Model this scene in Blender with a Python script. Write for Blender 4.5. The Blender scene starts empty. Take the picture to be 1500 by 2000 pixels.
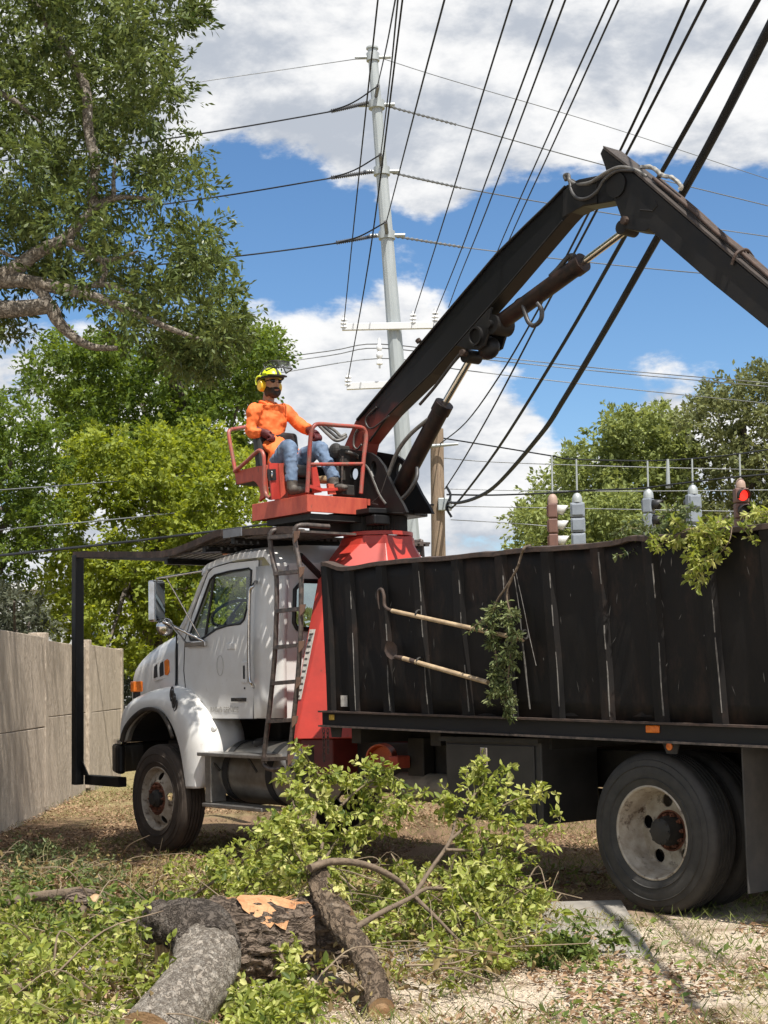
import bpy, bmesh, math, random
import numpy as np
from mathutils import Vector, Matrix, noise

# ------------------------------------------------------------------ camera, sky, sun, exposure
SC = bpy.context.scene
COL = SC.collection
F, CX, CY, EYE = 3000.0, 750.0, 1000.0, 1.55
PITCH, ROLL = math.atan(326 / 3000.0), math.radians(1.2)
CP, SP, CR, SR = math.cos(PITCH), math.sin(PITCH), math.cos(ROLL), math.sin(ROLL)

cam_data = bpy.data.cameras.new("camera")
cam = bpy.data.objects.new("camera", cam_data)
COL.objects.link(cam)
fwd = Vector((0, CP, SP)); up0 = Vector((0, -SP, CP)); rt0 = Vector((1, 0, 0))
R_ = rt0 * CR - up0 * SR; U_ = rt0 * SR + up0 * CR
cam.matrix_world = Matrix(((R_.x, U_.x, -fwd.x, 0), (R_.y, U_.y, -fwd.y, 0), (R_.z, U_.z, -fwd.z, EYE), (0, 0, 0, 1)))
cam_data.sensor_fit = 'VERTICAL'; cam_data.sensor_height = 36.0; cam_data.lens = F / 2000.0 * 36.0
cam_data.clip_end = 3000.0; cam_data.clip_start = 0.1
SC.camera = cam
SC.render.resolution_x, SC.render.resolution_y = 768, 1024
SC.view_settings.view_transform = 'Standard'
SC.view_settings.look = 'None'
SC.view_settings.exposure = 0.62
SC.view_settings.gamma = 1.0
SC.view_settings.use_curve_mapping = False
SC.render.engine = 'CYCLES'
SC.cycles.max_bounces = 6; SC.cycles.diffuse_bounces = 3; SC.cycles.glossy_bounces = 3
SC.cycles.transmission_bounces = 4; SC.cycles.transparent_max_bounces = 6
SC.cycles.use_denoising = True
SC.cycles.sample_clamp_indirect = 4.0

SUN_EL = math.radians(63); SUN_AZ = math.atan2(0.40, -0.917)     # azimuth measured from +Y towards +X
to_sun = Vector((math.cos(SUN_EL) * math.sin(SUN_AZ), math.cos(SUN_EL) * math.cos(SUN_AZ), math.sin(SUN_EL)))
sun_d = bpy.data.lights.new("sun", 'SUN'); sun_d.energy = 4.9; sun_d.angle = math.radians(0.53); sun_d.color = (1.0, 0.95, 0.87)
sun = bpy.data.objects.new("sun", sun_d); COL.objects.link(sun)
sun.rotation_euler = (-to_sun).to_track_quat('-Z', 'Y').to_euler()
sun.location = (0, 0, 60)

def ray(px, py):
    u = (px - CX) / F; v = -(py - CY) / F
    uu = CR * u + SR * v; vv = -SR * u + CR * v
    return Vector((uu, CP - vv * SP, SP + vv * CP))

def build_world():
    w = bpy.data.worlds.new("World"); SC.world = w; w.use_nodes = True
    nt = w.node_tree; N = nt.nodes; L = nt.links
    for n in list(N): N.remove(n)
    def nd(t, **k):
        n = N.new(t)
        for a, b in k.items(): setattr(n, a, b)
        return n
    def math_(op, a, b=None, c=None, clamp=False):
        m = nd('ShaderNodeMath', operation=op, use_clamp=clamp)
        for i, x in enumerate((a, b, c)):
            if x is None: continue
            if isinstance(x, (int, float)): m.inputs[i].default_value = x
            else: L.new(x, m.inputs[i])
        return m.outputs[0]
    sky = nd('ShaderNodeTexSky', sky_type='NISHITA', sun_disc=False, sun_elevation=SUN_EL, sun_rotation=SUN_AZ,
             altitude=10.0, air_density=1.0, dust_density=0.0, ozone_density=4.5)
    tc = nd('ShaderNodeTexCoord'); gen = tc.outputs['Generated']
    # stretch so that clouds flatten towards the horizon
    mp = nd('ShaderNodeMapping'); mp.inputs['Scale'].default_value = (1.0, 1.0, 1.9); L.new(gen, mp.inputs[0])
    def fbm(off, scale, det, rough, dist=0.0):
        m2 = nd('ShaderNodeMapping'); m2.inputs['Location'].default_value = off; L.new(mp.outputs[0], m2.inputs[0])
        t = nd('ShaderNodeTexNoise', noise_dimensions='3D')
        t.inputs['Scale'].default_value = scale; t.inputs['Detail'].default_value = det
        t.inputs['Roughness'].default_value = rough; t.inputs['Distortion'].default_value = dist
        L.new(m2.outputs[0], t.inputs['Vector']); return t.outputs[0]
    sep = nd('ShaderNodeSeparateXYZ'); L.new(gen, sep.inputs[0]); z = sep.outputs[2]
    cr = nd('ShaderNodeFloatCurve'); L.new(z, cr.inputs[1])
    c = cr.mapping.curves[0]
    pts = [(0.0, 0.62), (0.08, 0.60), (0.17, 0.565), (0.215, 0.52), (0.245, 0.44), (0.28, 0.45), (0.315, 0.56), (0.36, 0.68), (0.55, 0.58), (1.0, 0.55)]
    c.points[0].location = pts[0]; c.points[1].location = pts[-1]
    for p in pts[1:-1]: c.points.new(*p)
    cr.mapping.update()
    cov = cr.outputs[0]
    for (px, py, rad, amp) in [(560, 655, .055, .10), (800, 640, .04, .07), (1290, 740, .05, .13), (640, 880, .06, .08),
                               (560, 470, .07, -.10), (1080, 560, .06, -.12), (1330, 540, .08, -.16), (860, 350, .035, .16),
                               (760, 300, .05, .10), (1330, 330, .06, .06), (430, 330, .03, -.08), (1080, 1000, .05, -.05), (1150, 800, .035, -.06),
                               (930, 900, .04, .05), (960, 500, .05, -.06), (1230, 250, .03, -.06)]:
        d = ray(px, py).normalized()
        ds = nd('ShaderNodeVectorMath', operation='DISTANCE'); L.new(gen, ds.inputs[0]); ds.inputs[1].default_value = d
        mr = nd('ShaderNodeMapRange', interpolation_type='SMOOTHERSTEP'); L.new(ds.outputs['Value'], mr.inputs[0])
        mr.inputs[1].default_value = 0.0; mr.inputs[2].default_value = rad * 1.6; mr.inputs[3].default_value = amp; mr.inputs[4].default_value = 0.0
        cov = math_('ADD', cov, mr.outputs[0])
    def dens(off):
        a = fbm((3.1 + off[0], 1.7 + off[1], 0.4 + off[2]), 5.5, 10.0, 0.60, 0.15)
        b = fbm((9.1 + off[0], 4.7 + off[1], 2.4 + off[2]), 17.0, 6.0, 0.6)
        s = math_('ADD', math_('MULTIPLY', a, 0.78), math_('MULTIPLY', b, 0.22))
        return math_('ADD', math_('SUBTRACT', s, 0.5), math_('SUBTRACT', cov, 0.5))
    d0 = dens((0, 0, 0)); d1 = dens((0.004, -0.01, 0.055))
    mask = nd('ShaderNodeMapRange', interpolation_type='SMOOTHSTEP'); L.new(d0, mask.inputs[0])
    mask.inputs[1].default_value = -0.005; mask.inputs[2].default_value = 0.075
    lit = nd('ShaderNodeMapRange', interpolation_type='SMOOTHSTEP'); L.new(math_('SUBTRACT', d0, d1), lit.inputs[0])
    lit.inputs[1].default_value = -0.12; lit.inputs[2].default_value = 0.08
    mixc = nd('ShaderNodeMix', data_type='RGBA'); L.new(lit.outputs[0], mixc.inputs['Factor'])
    mixc.inputs['A'].default_value = (0.52, 0.565, 0.64, 1); mixc.inputs['B'].default_value = (1.0, 1.0, 1.0, 1)
    hsv = nd('ShaderNodeHueSaturation'); hsv.inputs['Saturation'].default_value = 1.12; L.new(sky.outputs[0], hsv.inputs['Color'])
    bg1 = nd('ShaderNodeBackground'); L.new(hsv.outputs[0], bg1.inputs[0]); bg1.inputs[1].default_value = 0.090
    bg2 = nd('ShaderNodeBackground'); L.new(mixc.outputs['Result'], bg2.inputs[0]); bg2.inputs[1].default_value = 0.65
    mx = nd('ShaderNodeMixShader'); L.new(mask.outputs[0], mx.inputs[0]); L.new(bg1.outputs[0], mx.inputs[1]); L.new(bg2.outputs[0], mx.inputs[2])
    out = nd('ShaderNodeOutputWorld'); L.new(mx.outputs[0], out.inputs[0])
    w.cycles.sampling_method = 'MANUAL'; w.cycles.sample_map_resolution = 512
build_world()

# ------------------------------------------------------------------ projecting helpers
def at(px, py, Y):
    r = ray(px, py); return Vector((0, 0, EYE)) + r * (Y / r.y)
def gz(x, y):
    t = min(1.0, max(0.0, (y - 10.0) / 5.0)); return -0.075 * t * t * (3 - 2 * t)
def on_ground(px, py, z=0.0):
    r = ray(px, py); return Vector((0, 0, EYE)) + r * ((z - EYE) / r.z)
# truck frame: x forward, y to its left (camera side), z up
TFW = Vector((-0.628, 0.778)).normalized(); TLF = Vector((-TFW.y, TFW.x)); TO = Vector((-1.317, 15.831))
TYAW = math.atan2(TFW.y, TFW.x); ZG = -0.075
def tk(px, py, yl):
    r = ray(px, py); rx = Vector((r.x, r.y)); t = (yl + TO.dot(TLF)) / rx.dot(TLF); p = rx * t - TO
    return Vector((p.dot(TFW), yl, EYE + r.z * t))
def tkx(px, py, xl):
    r = ray(px, py); rx = Vector((r.x, r.y)); t = (xl + TO.dot(TFW)) / rx.dot(TFW); p = rx * t - TO
    return Vector((xl, p.dot(TLF), EYE + r.z * t))
def tw(p):
    q = TO + TFW * p[0] + TLF * p[1]; return Vector((q.x, q.y, p[2]))

# ------------------------------------------------------------------ materials
MATS = {}
def pm(name, col, rough=0.6, metal=0.0, col2=None, scale=6.0, amt=0.5, bump=0.0, bscale=40.0, detail=6.0, stretch=(1, 1, 1),
       col3=None, scale3=2.0, lo3=0.58, hi3=0.68, spec=0.5, rough2=None, coat=0.0):
    if name in MATS: return MATS[name]
    m = bpy.data.materials.new(name); m.use_nodes = True; nt = m.node_tree; N, L = nt.nodes, nt.links
    b = N['Principled BSDF']; b.inputs['Roughness'].default_value = rough; b.inputs['Metallic'].default_value = metal
    b.inputs['Specular IOR Level'].default_value = spec; b.inputs['Coat Weight'].default_value = coat
    b.inputs['Base Color'].default_value = (*col, 1)
    tc = N.new('ShaderNodeTexCoord'); mp = N.new('ShaderNodeMapping'); mp.inputs['Scale'].default_value = stretch
    L.new(tc.outputs['Object'], mp.inputs[0])
    colout = None
    if col2:
        t = N.new('ShaderNodeTexNoise'); t.inputs['Scale'].default_value = scale; t.inputs['Detail'].default_value = detail; t.inputs['Roughness'].default_value = 0.65
        L.new(mp.outputs[0], t.inputs['Vector'])
        mr = N.new('ShaderNodeMapRange'); mr.inputs[1].default_value = 0.35; mr.inputs[2].default_value = 0.68; mr.inputs[4].default_value = amt
        L.new(t.outputs[0], mr.inputs[0])
        mx = N.new('ShaderNodeMix'); mx.data_type = 'RGBA'; L.new(mr.outputs[0], mx.inputs['Factor'])
        mx.inputs['A'].default_value = (*col, 1); mx.inputs['B'].default_value = (*col2, 1); colout = mx.outputs['Result']
        if rough2 is not None:
            mr2 = N.new('ShaderNodeMapRange'); mr2.inputs[1].default_value = 0.35; mr2.inputs[2].default_value = 0.7
            mr2.inputs[3].default_value = rough; mr2.inputs[4].default_value = rough2; L.new(t.outputs[0], mr2.inputs[0]); L.new(mr2.outputs[0], b.inputs['Roughness'])
    if col3:
        t = N.new('ShaderNodeTexNoise'); t.inputs['Scale'].default_value = scale3; t.inputs['Detail'].default_value = 9; t.inputs['Roughness'].default_value = 0.7
        L.new(mp.outputs[0], t.inputs['Vector'])
        mr = N.new('ShaderNodeMapRange'); mr.inputs[1].default_value = lo3; mr.inputs[2].default_value = hi3; L.new(t.outputs[0], mr.inputs[0])
        mx = N.new('ShaderNodeMix'); mx.data_type = 'RGBA'; L.new(mr.outputs[0], mx.inputs['Factor'])
        if colout: L.new(colout, mx.inputs['A'])
        else: mx.inputs['A'].default_value = (*col, 1)
        mx.inputs['B'].default_value = (*col3, 1); colout = mx.outputs['Result']
    if colout: L.new(colout, b.inputs['Base Color'])
    if bump:
        t = N.new('ShaderNodeTexNoise'); t.inputs['Scale'].default_value = bscale; t.inputs['Detail'].default_value = 5
        L.new(mp.outputs[0], t.inputs['Vector'])
        bp = N.new('ShaderNodeBump'); bp.inputs['Strength'].default_value = 1.0; bp.inputs['Distance'].default_value = bump
        L.new(t.outputs[0], bp.inputs['Height']); L.new(bp.outputs[0], b.inputs['Normal'])
    MATS[name] = m; return m

def leafmat(name, dark, light, trans=0.35, rough=0.45, back=None):
    m = bpy.data.materials.new(name); m.use_nodes = True; nt = m.node_tree; N, L = nt.nodes, nt.links
    b = N['Principled BSDF']; out = N['Material Output']
    at_ = N.new('ShaderNodeAttribute'); at_.attribute_name = 'tint'
    rp = N.new('ShaderNodeValToRGB'); rp.color_ramp.elements[0].color = (*dark, 1); rp.color_ramp.elements[1].color = (*light, 1)
    if back: e = rp.color_ramp.elements.new(.55); e.color = (*back, 1)
    L.new(at_.outputs['Fac'], rp.inputs[0])
    L.new(rp.outputs[0], b.inputs['Base Color']); b.inputs['Roughness'].default_value = rough; b.inputs['Specular IOR Level'].default_value = 0.18
    tr = N.new('ShaderNodeBsdfTranslucent')
    hs = N.new('ShaderNodeHueSaturation'); hs.inputs['Saturation'].default_value = 1.15; hs.inputs['Value'].default_value = 1.5; hs.inputs['Hue'].default_value = 0.485
    L.new(rp.outputs[0], hs.inputs['Color']); L.new(hs.outputs[0], tr.inputs[0])
    mx = N.new('ShaderNodeMixShader'); mx.inputs[0].default_value = trans
    L.new(b.outputs[0], mx.inputs[1]); L.new(tr.outputs[0], mx.inputs[2]); L.new(mx.outputs[0], out.inputs[0])
    return m

def barkmat(name, dark, mid, pale, scale=18.0, stretch=(1, 1, 1), depth=.03, patch=7.0, plo=.55, phi=.68):
    """ridged bark: cracked cells for the furrows, noise for lichen and scale colour"""
    m = bpy.data.materials.new(name); m.use_nodes = True; nt = m.node_tree; N, L = nt.nodes, nt.links; b = N['Principled BSDF']; b.inputs['Roughness'].default_value = .95; b.inputs['Specular IOR Level'].default_value = .15
    tc = N.new('ShaderNodeTexCoord'); mp = N.new('ShaderNodeMapping'); mp.inputs['Scale'].default_value = stretch; L.new(tc.outputs['Object'], mp.inputs[0])
    nz = N.new('ShaderNodeTexNoise'); nz.inputs['Scale'].default_value = scale * .6; nz.inputs['Detail'].default_value = 6; L.new(mp.outputs[0], nz.inputs[0])
    ad = N.new('ShaderNodeVectorMath'); ad.operation = 'MULTIPLY_ADD'; L.new(nz.outputs['Color'], ad.inputs[0]); ad.inputs[1].default_value = (.06, .06, .06); L.new(mp.outputs[0], ad.inputs[2])
    vo = N.new('ShaderNodeTexNoise'); vo.inputs['Scale'].default_value = scale * .42; vo.inputs['Detail'].default_value = 3.5; vo.inputs['Distortion'].default_value = .5; L.new(ad.outputs[0], vo.inputs['Vector'])
    sb = N.new('ShaderNodeMath'); sb.operation = 'SUBTRACT'; L.new(vo.outputs[0], sb.inputs[0]); sb.inputs[1].default_value = .5
    ab = N.new('ShaderNodeMath'); ab.operation = 'ABSOLUTE'; L.new(sb.outputs[0], ab.inputs[0])
    fine = N.new('ShaderNodeTexNoise'); fine.inputs['Scale'].default_value = scale * 3.2; fine.inputs['Detail'].default_value = 7; fine.inputs['Roughness'].default_value = .7; L.new(mp.outputs[0], fine.inputs[0])
    mr = N.new('ShaderNodeMapRange'); L.new(ab.outputs[0], mr.inputs[0]); mr.inputs[1].default_value = .0; mr.inputs[2].default_value = .11
    mul = N.new('ShaderNodeMath'); mul.operation = 'MULTIPLY_ADD'; L.new(fine.outputs[0], mul.inputs[0]); mul.inputs[1].default_value = 1.1; L.new(mr.outputs[0], mul.inputs[2])
    rp = N.new('ShaderNodeMapRange'); L.new(mul.outputs[0], rp.inputs[0]); rp.inputs[1].default_value = .45; rp.inputs[2].default_value = 1.45
    m1 = N.new('ShaderNodeMix'); m1.data_type = 'RGBA'; L.new(rp.outputs[0], m1.inputs['Factor']); m1.inputs['A'].default_value = (*dark, 1); m1.inputs['B'].default_value = (*mid, 1)
    pn = N.new('ShaderNodeTexNoise'); pn.inputs['Scale'].default_value = patch; pn.inputs['Detail'].default_value = 9; pn.inputs['Roughness'].default_value = .72; L.new(tc.outputs['Object'], pn.inputs[0])
    pr = N.new('ShaderNodeMapRange'); L.new(pn.outputs[0], pr.inputs[0]); pr.inputs[1].default_value = plo; pr.inputs[2].default_value = phi
    m2 = N.new('ShaderNodeMix'); m2.data_type = 'RGBA'; L.new(pr.outputs[0], m2.inputs['Factor']); L.new(m1.outputs['Result'], m2.inputs['A']); m2.inputs['B'].default_value = (*pale, 1)
    L.new(m2.outputs['Result'], b.inputs['Base Color'])
    bp = N.new('ShaderNodeBump'); bp.inputs['Distance'].default_value = depth; L.new(mul.outputs[0], bp.inputs['Height']); L.new(bp.outputs[0], b.inputs['Normal'])
    return m

# ------------------------------------------------------------------ mesh builder
ORIG = {}
class MB:
    def __init__(s): s.v = []; s.f = []
    def add(s, vs, fs):
        o = len(s.v); s.v += [tuple(v) for v in vs]; s.f += [tuple(i + o for i in f) for f in fs]; return s
    def box(s, c, d, rot=None):
        c = Vector(c); h = Vector(d) / 2; vs = []
        for x in (-1, 1):
            for y in (-1, 1):
                for z in (-1, 1):
                    q = Vector((x * h.x, y * h.y, z * h.z))
                    vs.append(c + (rot @ q if rot else q))
        return s.add(vs, [(0, 1, 3, 2), (4, 6, 7, 5), (0, 4, 5, 1), (2, 3, 7, 6), (0, 2, 6, 4), (1, 5, 7, 3)])
    def span(s, a, b):
        a, b = Vector(a), Vector(b); return s.box((a + b) / 2, [abs(b[i] - a[i]) for i in range(3)])
    def prism(s, pts, off):
        n = len(pts); pts = [Vector(p) for p in pts]; off = Vector(off)
        vs = pts + [p + off for p in pts]
        nrm = sum(((pts[i] - pts[0]).cross(pts[(i + 1) % n] - pts[0]) for i in range(1, n - 1)), Vector())
        a, b = tuple(range(n)), tuple(range(n, 2 * n))[::-1]
        sides = [(i, (i + 1) % n + 0, (i + 1) % n + n, i + n) for i in range(n)]
        if nrm.dot(off) > 0: fs = [a[::-1], b[::-1]] + sides
        else: fs = [a, b] + [q[::-1] for q in sides]
        return s.add(vs, fs)
    def loft(s, rings, cap=True, closed=True):
        n = len(rings[0]); vs = [p for r in rings for p in r]; fs = []
        for i in range(len(rings) - 1):
            for j in range(n if closed else n - 1):
                k = (j + 1) % n
                fs.append((i * n + j, i * n + k, (i + 1) * n + k, (i + 1) * n + j))
        if cap and closed:
            fs.append(tuple(range(n))[::-1]); fs.append(tuple((len(rings) - 1) * n + j for j in range(n)))
        return s.add(vs, fs)
    def tube(s, pts, r, n=8, cap=True, rough=0.0, freq=6.0, seed=0.0, flat=1.0, ani=0.0):
        pts = [Vector(p) for p in pts]; m = len(pts); arc = [0.0]
        for i in range(1, m): arc.append(arc[-1] + (pts[i] - pts[i - 1]).length)
        rs = list(r) if hasattr(r, '__len__') else [r] * m
        t0 = (pts[1] - pts[0]).normalized(); u = t0.orthogonal().normalized(); rings = []; pt = t0
        for i in range(m):
            t = (pts[min(i + 1, m - 1)] - pts[max(i - 1, 0)]).normalized()
            u = pt.rotation_difference(t) @ u; pt = t
            u = (u - t * u.dot(t)).normalized(); w = t.cross(u); ring = []
            for j in range(n):
                a = 2 * math.pi * j / n; q = u * math.cos(a) + w * math.sin(a) * flat; rr = rs[i]
                if rough and ani:
                    p = Vector((math.cos(a) * rs[0], math.sin(a) * rs[0], arc[i] * ani)); k3 = p * freq + Vector((seed, 0, 0))
                    rr *= 1 + rough * (.5 * noise.noise(k3 * .35) - 1.1 * abs(noise.noise(k3)) + .55 * noise.noise(k3 * 2.3) + .35 * noise.noise(k3 * 5.1) + .25)
                elif rough:
                    p = pts[i] + q * rr
                    rr *= 1 + rough * (noise.noise(p * freq + Vector((seed, 0, 0))) + 0.5 * noise.noise(p * freq * 2.7 + Vector((0, seed, 3))))
                ring.append(pts[i] + q * rr)
            rings.append(ring)
        return s.loft(rings, cap)
    def lathe(s, prof, o, axis, n=32, closed=False):
        o = Vector(o); ax = Vector(axis).normalized(); u = ax.orthogonal().normalized(); w = ax.cross(u); rings = []
        for (r, h) in prof:
            rings.append([o + ax * h + (u * math.cos(2 * math.pi * j / n) + w * math.sin(2 * math.pi * j / n)) * max(r, 1e-4) for j in range(n)])
        if closed: rings.append(rings[0])
        return s.loft(rings, cap=not closed)
    def ellips(s, c, rad, n=16, m=10, rot=None):
        c = Vector(c); rings = []
        for i in range(m + 1):
            th = math.pi * i / m; ring = []
            for j in range(n):
                a = 2 * math.pi * j / n; st = max(math.sin(th), 1e-3)
                q = Vector((rad[0] * st * math.cos(a), rad[1] * st * math.sin(a), -rad[2] * math.cos(th)))
                ring.append(c + (rot @ q if rot else q))
            rings.append(ring)
        return s.loft(rings)
    def plate(s, outer, holes, off):
        # flat outline with holes, extruded by off; outline points are 3D and coplanar
        bm = bmesh.new(); off = Vector(off); loops = [outer] + list(holes)
        for lp in loops:
            vs = [bm.verts.new(p) for p in lp]
            for i in range(len(vs)): bm.edges.new((vs[i], vs[(i + 1) % len(vs)]))
        bmesh.ops.triangle_fill(bm, use_beauty=True, use_dissolve=False, edges=bm.edges[:], normal=off.normalized())
        bm.verts.index_update(); vs = [v.co.copy() for v in bm.verts]; n = len(vs)
        fs = [tuple(v.index for v in f.verts) for f in bm.faces]; bm.free()
        fs2 = fs + [tuple(i + n for i in f[::-1]) for f in fs]; o = 0
        for lp in loops:
            k = len(lp)
            fs2 += [(o + i, o + (i + 1) % k, o + (i + 1) % k + n, o + i + n) for i in range(k)]; o += k
        return s.add(vs + [v + off for v in vs], fs2)
    def build(s, name, mat, parent=None, smooth=0, bevel=0.0, kind=None, fix=True, seg=2):
        base = Vector()
        if parent is not None: base = ORIG[parent.name]
        me = bpy.data.meshes.new(name); me.from_pydata([(v[0] - base.x, v[1] - base.y, v[2] - base.z) for v in s.v], [], s.f)
        if fix:
            bm = bmesh.new(); bm.from_mesh(me); bmesh.ops.recalc_face_normals(bm, faces=bm.faces[:]); bm.to_mesh(me); bm.free()
        if smooth:
            me.polygons.foreach_set('use_smooth', [True] * len(me.polygons)); me.set_sharp_from_angle(angle=math.radians(smooth))
        me.materials.append(mat); me.update()
        o = bpy.data.objects.new(name, me); COL.objects.link(o)
        if parent is not None: o.parent = parent
        ORIG[o.name] = base
        if bevel:
            md = o.modifiers.new('bevel', 'BEVEL'); md.width = bevel; md.segments = seg; md.limit_method = 'ANGLE'; md.angle_limit = math.radians(40)
            md.harden_normals = False
        if kind: o['kind'] = kind
        return o

def spline(pts, n=6):
    pts = [Vector(p) for p in pts]; out = []
    P = [pts[0] * 2 - pts[1]] + pts + [pts[-1] * 2 - pts[-2]]
    for i in range(1, len(P) - 2):
        a, b, c, d = P[i - 1], P[i], P[i + 1], P[i + 2]
        for k in range(n):
            t = k / n
            out.append(0.5 * ((2 * b) + (c - a) * t + (2 * a - 5 * b + 4 * c - d) * t * t + (3 * b - a - 3 * c + d) * t ** 3))
    out.append(pts[-1]); return out
def lin(a, b, n): return [a + (b - a) * i / (n - 1) for i in range(n)]
def circ(c, r, n, u, w, a0=0.0, r2=None):
    c, u, w = Vector(c), Vector(u), Vector(w)
    return [c + u * r * math.cos(a0 + 2 * math.pi * i / n) + w * (r2 or r) * math.sin(a0 + 2 * math.pi * i / n) for i in range(n)]

def tag(o, label, cat, group=None):
    o['label'] = label; o['category'] = cat
    if group: o['group'] = group
    return o
def thing(name, label, cat, base, group=None, truck=False):
    o = bpy.data.objects.new(name, None); COL.objects.link(o); o.empty_display_size = 0.2
    base = Vector(base)
    if truck:
        o.matrix_world = Matrix.Translation(tw(base)) @ Matrix.Rotation(TYAW, 4, 'Z')
    else: o.location = base
    ORIG[o.name] = base; return tag(o, label, cat, group)
def copy_tree(o, mat4=None, parent=None):
    c = o.copy(); COL.objects.link(c); ORIG[c.name] = ORIG[o.name]
    if parent is not None: c.parent = parent
    for ch in list(o.children): copy_tree(ch, None, c)
    return c

def leaves(name, P, D, Nn, Ln, Wd, tint, mat, parent=None, hi=False, kind='stuff', fold=0.25):
    """one mesh of many separate leaves (numpy arrays)"""
    n = len(P); P, D, Nn = map(lambda a: np.asarray(a, dtype=np.float64), (P, D, Nn))
    D /= np.linalg.norm(D, axis=1, keepdims=True) + 1e-9
    S = np.cross(D, Nn); S /= np.linalg.norm(S, axis=1, keepdims=True) + 1e-9; Nn = np.cross(S, D)
    Ln = np.asarray(Ln)[:, None]; Wd = np.asarray(Wd)[:, None] / 2
    if hi:
        V = np.stack([P, P + D * Ln * .32 + S * Wd * .95 + Nn * Wd * fold, P + D * Ln * .68 + S * Wd * .8 + Nn * Wd * fold * .6, P + D * Ln - Nn * Ln * .08,
                      P + D * Ln * .68 - S * Wd * .8 + Nn * Wd * fold * .6, P + D * Ln * .32 - S * Wd * .95 + Nn * Wd * fold], 1)
        k = 6; base = np.array([[0, 1, 2, 3], [0, 3, 4, 5]])
    else:
        V = np.stack([P, P + D * Ln * .5 + S * Wd + Nn * Wd * fold, P + D * Ln, P + D * Ln * .5 - S * Wd + Nn * Wd * fold], 1)
        k = 4; base = np.array([[0, 1, 2, 3]])
    b = np.array(ORIG[parent.name]) if parent is not None else np.zeros(3)
    V = (V - b).reshape(-1, 3)
    fa = (np.arange(n)[:, None, None] * k + base[None]).reshape(-1, 4); nf = len(fa)
    me = bpy.data.meshes.new(name); me.vertices.add(len(V)); me.vertices.foreach_set('co', V.ravel())
    me.loops.add(nf * 4); me.loops.foreach_set('vertex_index', fa.ravel().astype(np.int32))
    me.polygons.add(nf); me.polygons.foreach_set('loop_start', np.arange(0, nf * 4, 4, dtype=np.int32))
    a = me.attributes.new('tint', 'FLOAT', 'POINT'); a.data.foreach_set('value', np.repeat(np.asarray(tint, dtype=np.float32), k))
    me.materials.append(mat); me.update(calc_edges=True)
    o = bpy.data.objects.new(name, me); COL.objects.link(o)
    if parent is not None: o.parent = parent; ORIG[o.name] = ORIG[parent.name]
    if kind: o['kind'] = kind
    return o
RNG = np.random.default_rng(11)
def unit(n):
    a = RNG.normal(size=(n, 3)); return a / np.linalg.norm(a, axis=1, keepdims=True)
# ------------------------------------------------------------------ the grapple truck
M_WHITE = pm('white_paint', (0.69, 0.69, 0.68), 0.32, col2=(0.56, 0.54, 0.50), scale=3.0, amt=0.7, col3=(0.33, 0.29, 0.23), scale3=5.0, lo3=0.63, hi3=0.8, coat=0.2)
M_RED = pm('red_paint', (0.50, 0.045, 0.03), 0.42, col2=(0.33, 0.035, 0.025), scale=4.0, amt=0.8, col3=(0.12, 0.04, 0.025), scale3=9.0, lo3=0.62, hi3=0.72)
M_REDF = pm('faded_red_paint', (0.52, 0.10, 0.055), 0.55, col2=(0.36, 0.05, 0.035), scale=5.0, amt=0.8, stretch=(3, 3, 1), col3=(0.15, 0.06, 0.04), scale3=14.0, lo3=0.6, hi3=0.7)
M_BLACK = pm('black_paint', (0.008, 0.008, 0.009), 0.45, spec=.3, col2=(0.016, 0.015, 0.014), scale=5.0, amt=1.0, col3=(0.075, 0.055, 0.045), scale3=16.0, lo3=0.66, hi3=0.78, rough2=0.65)
M_BED = pm('worn_black_bed_paint', (0.0055, 0.005, 0.005), 0.55, spec=.2, col2=(0.012, 0.010, 0.009), scale=2.5, amt=1.0, stretch=(2.5, 2.5, 1), col3=(0.050, 0.030, 0.021), scale3=1.3, lo3=0.52, hi3=0.82, rough2=0.7, bump=0.002, bscale=9)
M_RUST = pm('rusty_steel', (0.075, 0.046, 0.034), 0.75, col2=(0.028, 0.021, 0.018), scale=14, amt=1.0, bump=0.003, bscale=30)
M_RUSTL = pm('rusty_lug_ring', (0.20, 0.07, 0.035), 0.8, col2=(0.07, 0.03, 0.02), scale=30, amt=1.0, bump=0.003, bscale=60)
M_DARK = pm('dark_chassis', (0.014, 0.013, 0.012), 0.7, col2=(0.035, 0.03, 0.025), scale=6, amt=1.0)
M_RUB = pm('tyre_rubber', (0.022, 0.021, 0.020), 0.7, col2=(0.055, 0.050, 0.045), scale=7, amt=0.8, bump=0.002, bscale=30)
M_RUBB = pm('dusty_tyre_rubber', (0.034, 0.025, 0.019), 0.8, col2=(0.06, 0.045, 0.034), scale=6, amt=0.9, bump=0.002, bscale=30)
M_RIM = pm('chipped_white_rim', (0.46, 0.41, 0.34), 0.55, col2=(0.25, 0.20, 0.145), scale=9, amt=1.0, col3=(0.07, 0.04, 0.025), scale3=11, lo3=0.54, hi3=0.64)
M_CHROME = pm('chrome', (0.62, 0.62, 0.63), 0.16, 1.0, col2=(0.42, 0.40, 0.37), scale=12, amt=0.8)
M_ALU = pm('brushed_aluminium', (0.48, 0.47, 0.45), 0.40, 0.9, col2=(0.30, 0.28, 0.26), scale=9, amt=0.9, bump=0.003, bscale=70)
M_TANK = pm('dull_aluminium_tank', (0.38, 0.36, 0.33), 0.38, 0.85, col2=(0.22, 0.20, 0.17), scale=5, amt=0.9)
M_TUBE = pm('worn_dark_tube', (0.035, 0.033, 0.032), 0.5, 0.2, col2=(0.16, 0.12, 0.10), scale=22, amt=0.9)
M_RAIL = pm('worn_red_tube', (0.42, 0.06, 0.045), 0.42, 0.0, col2=(0.22, 0.12, 0.09), scale=11, amt=1.0)
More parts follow.
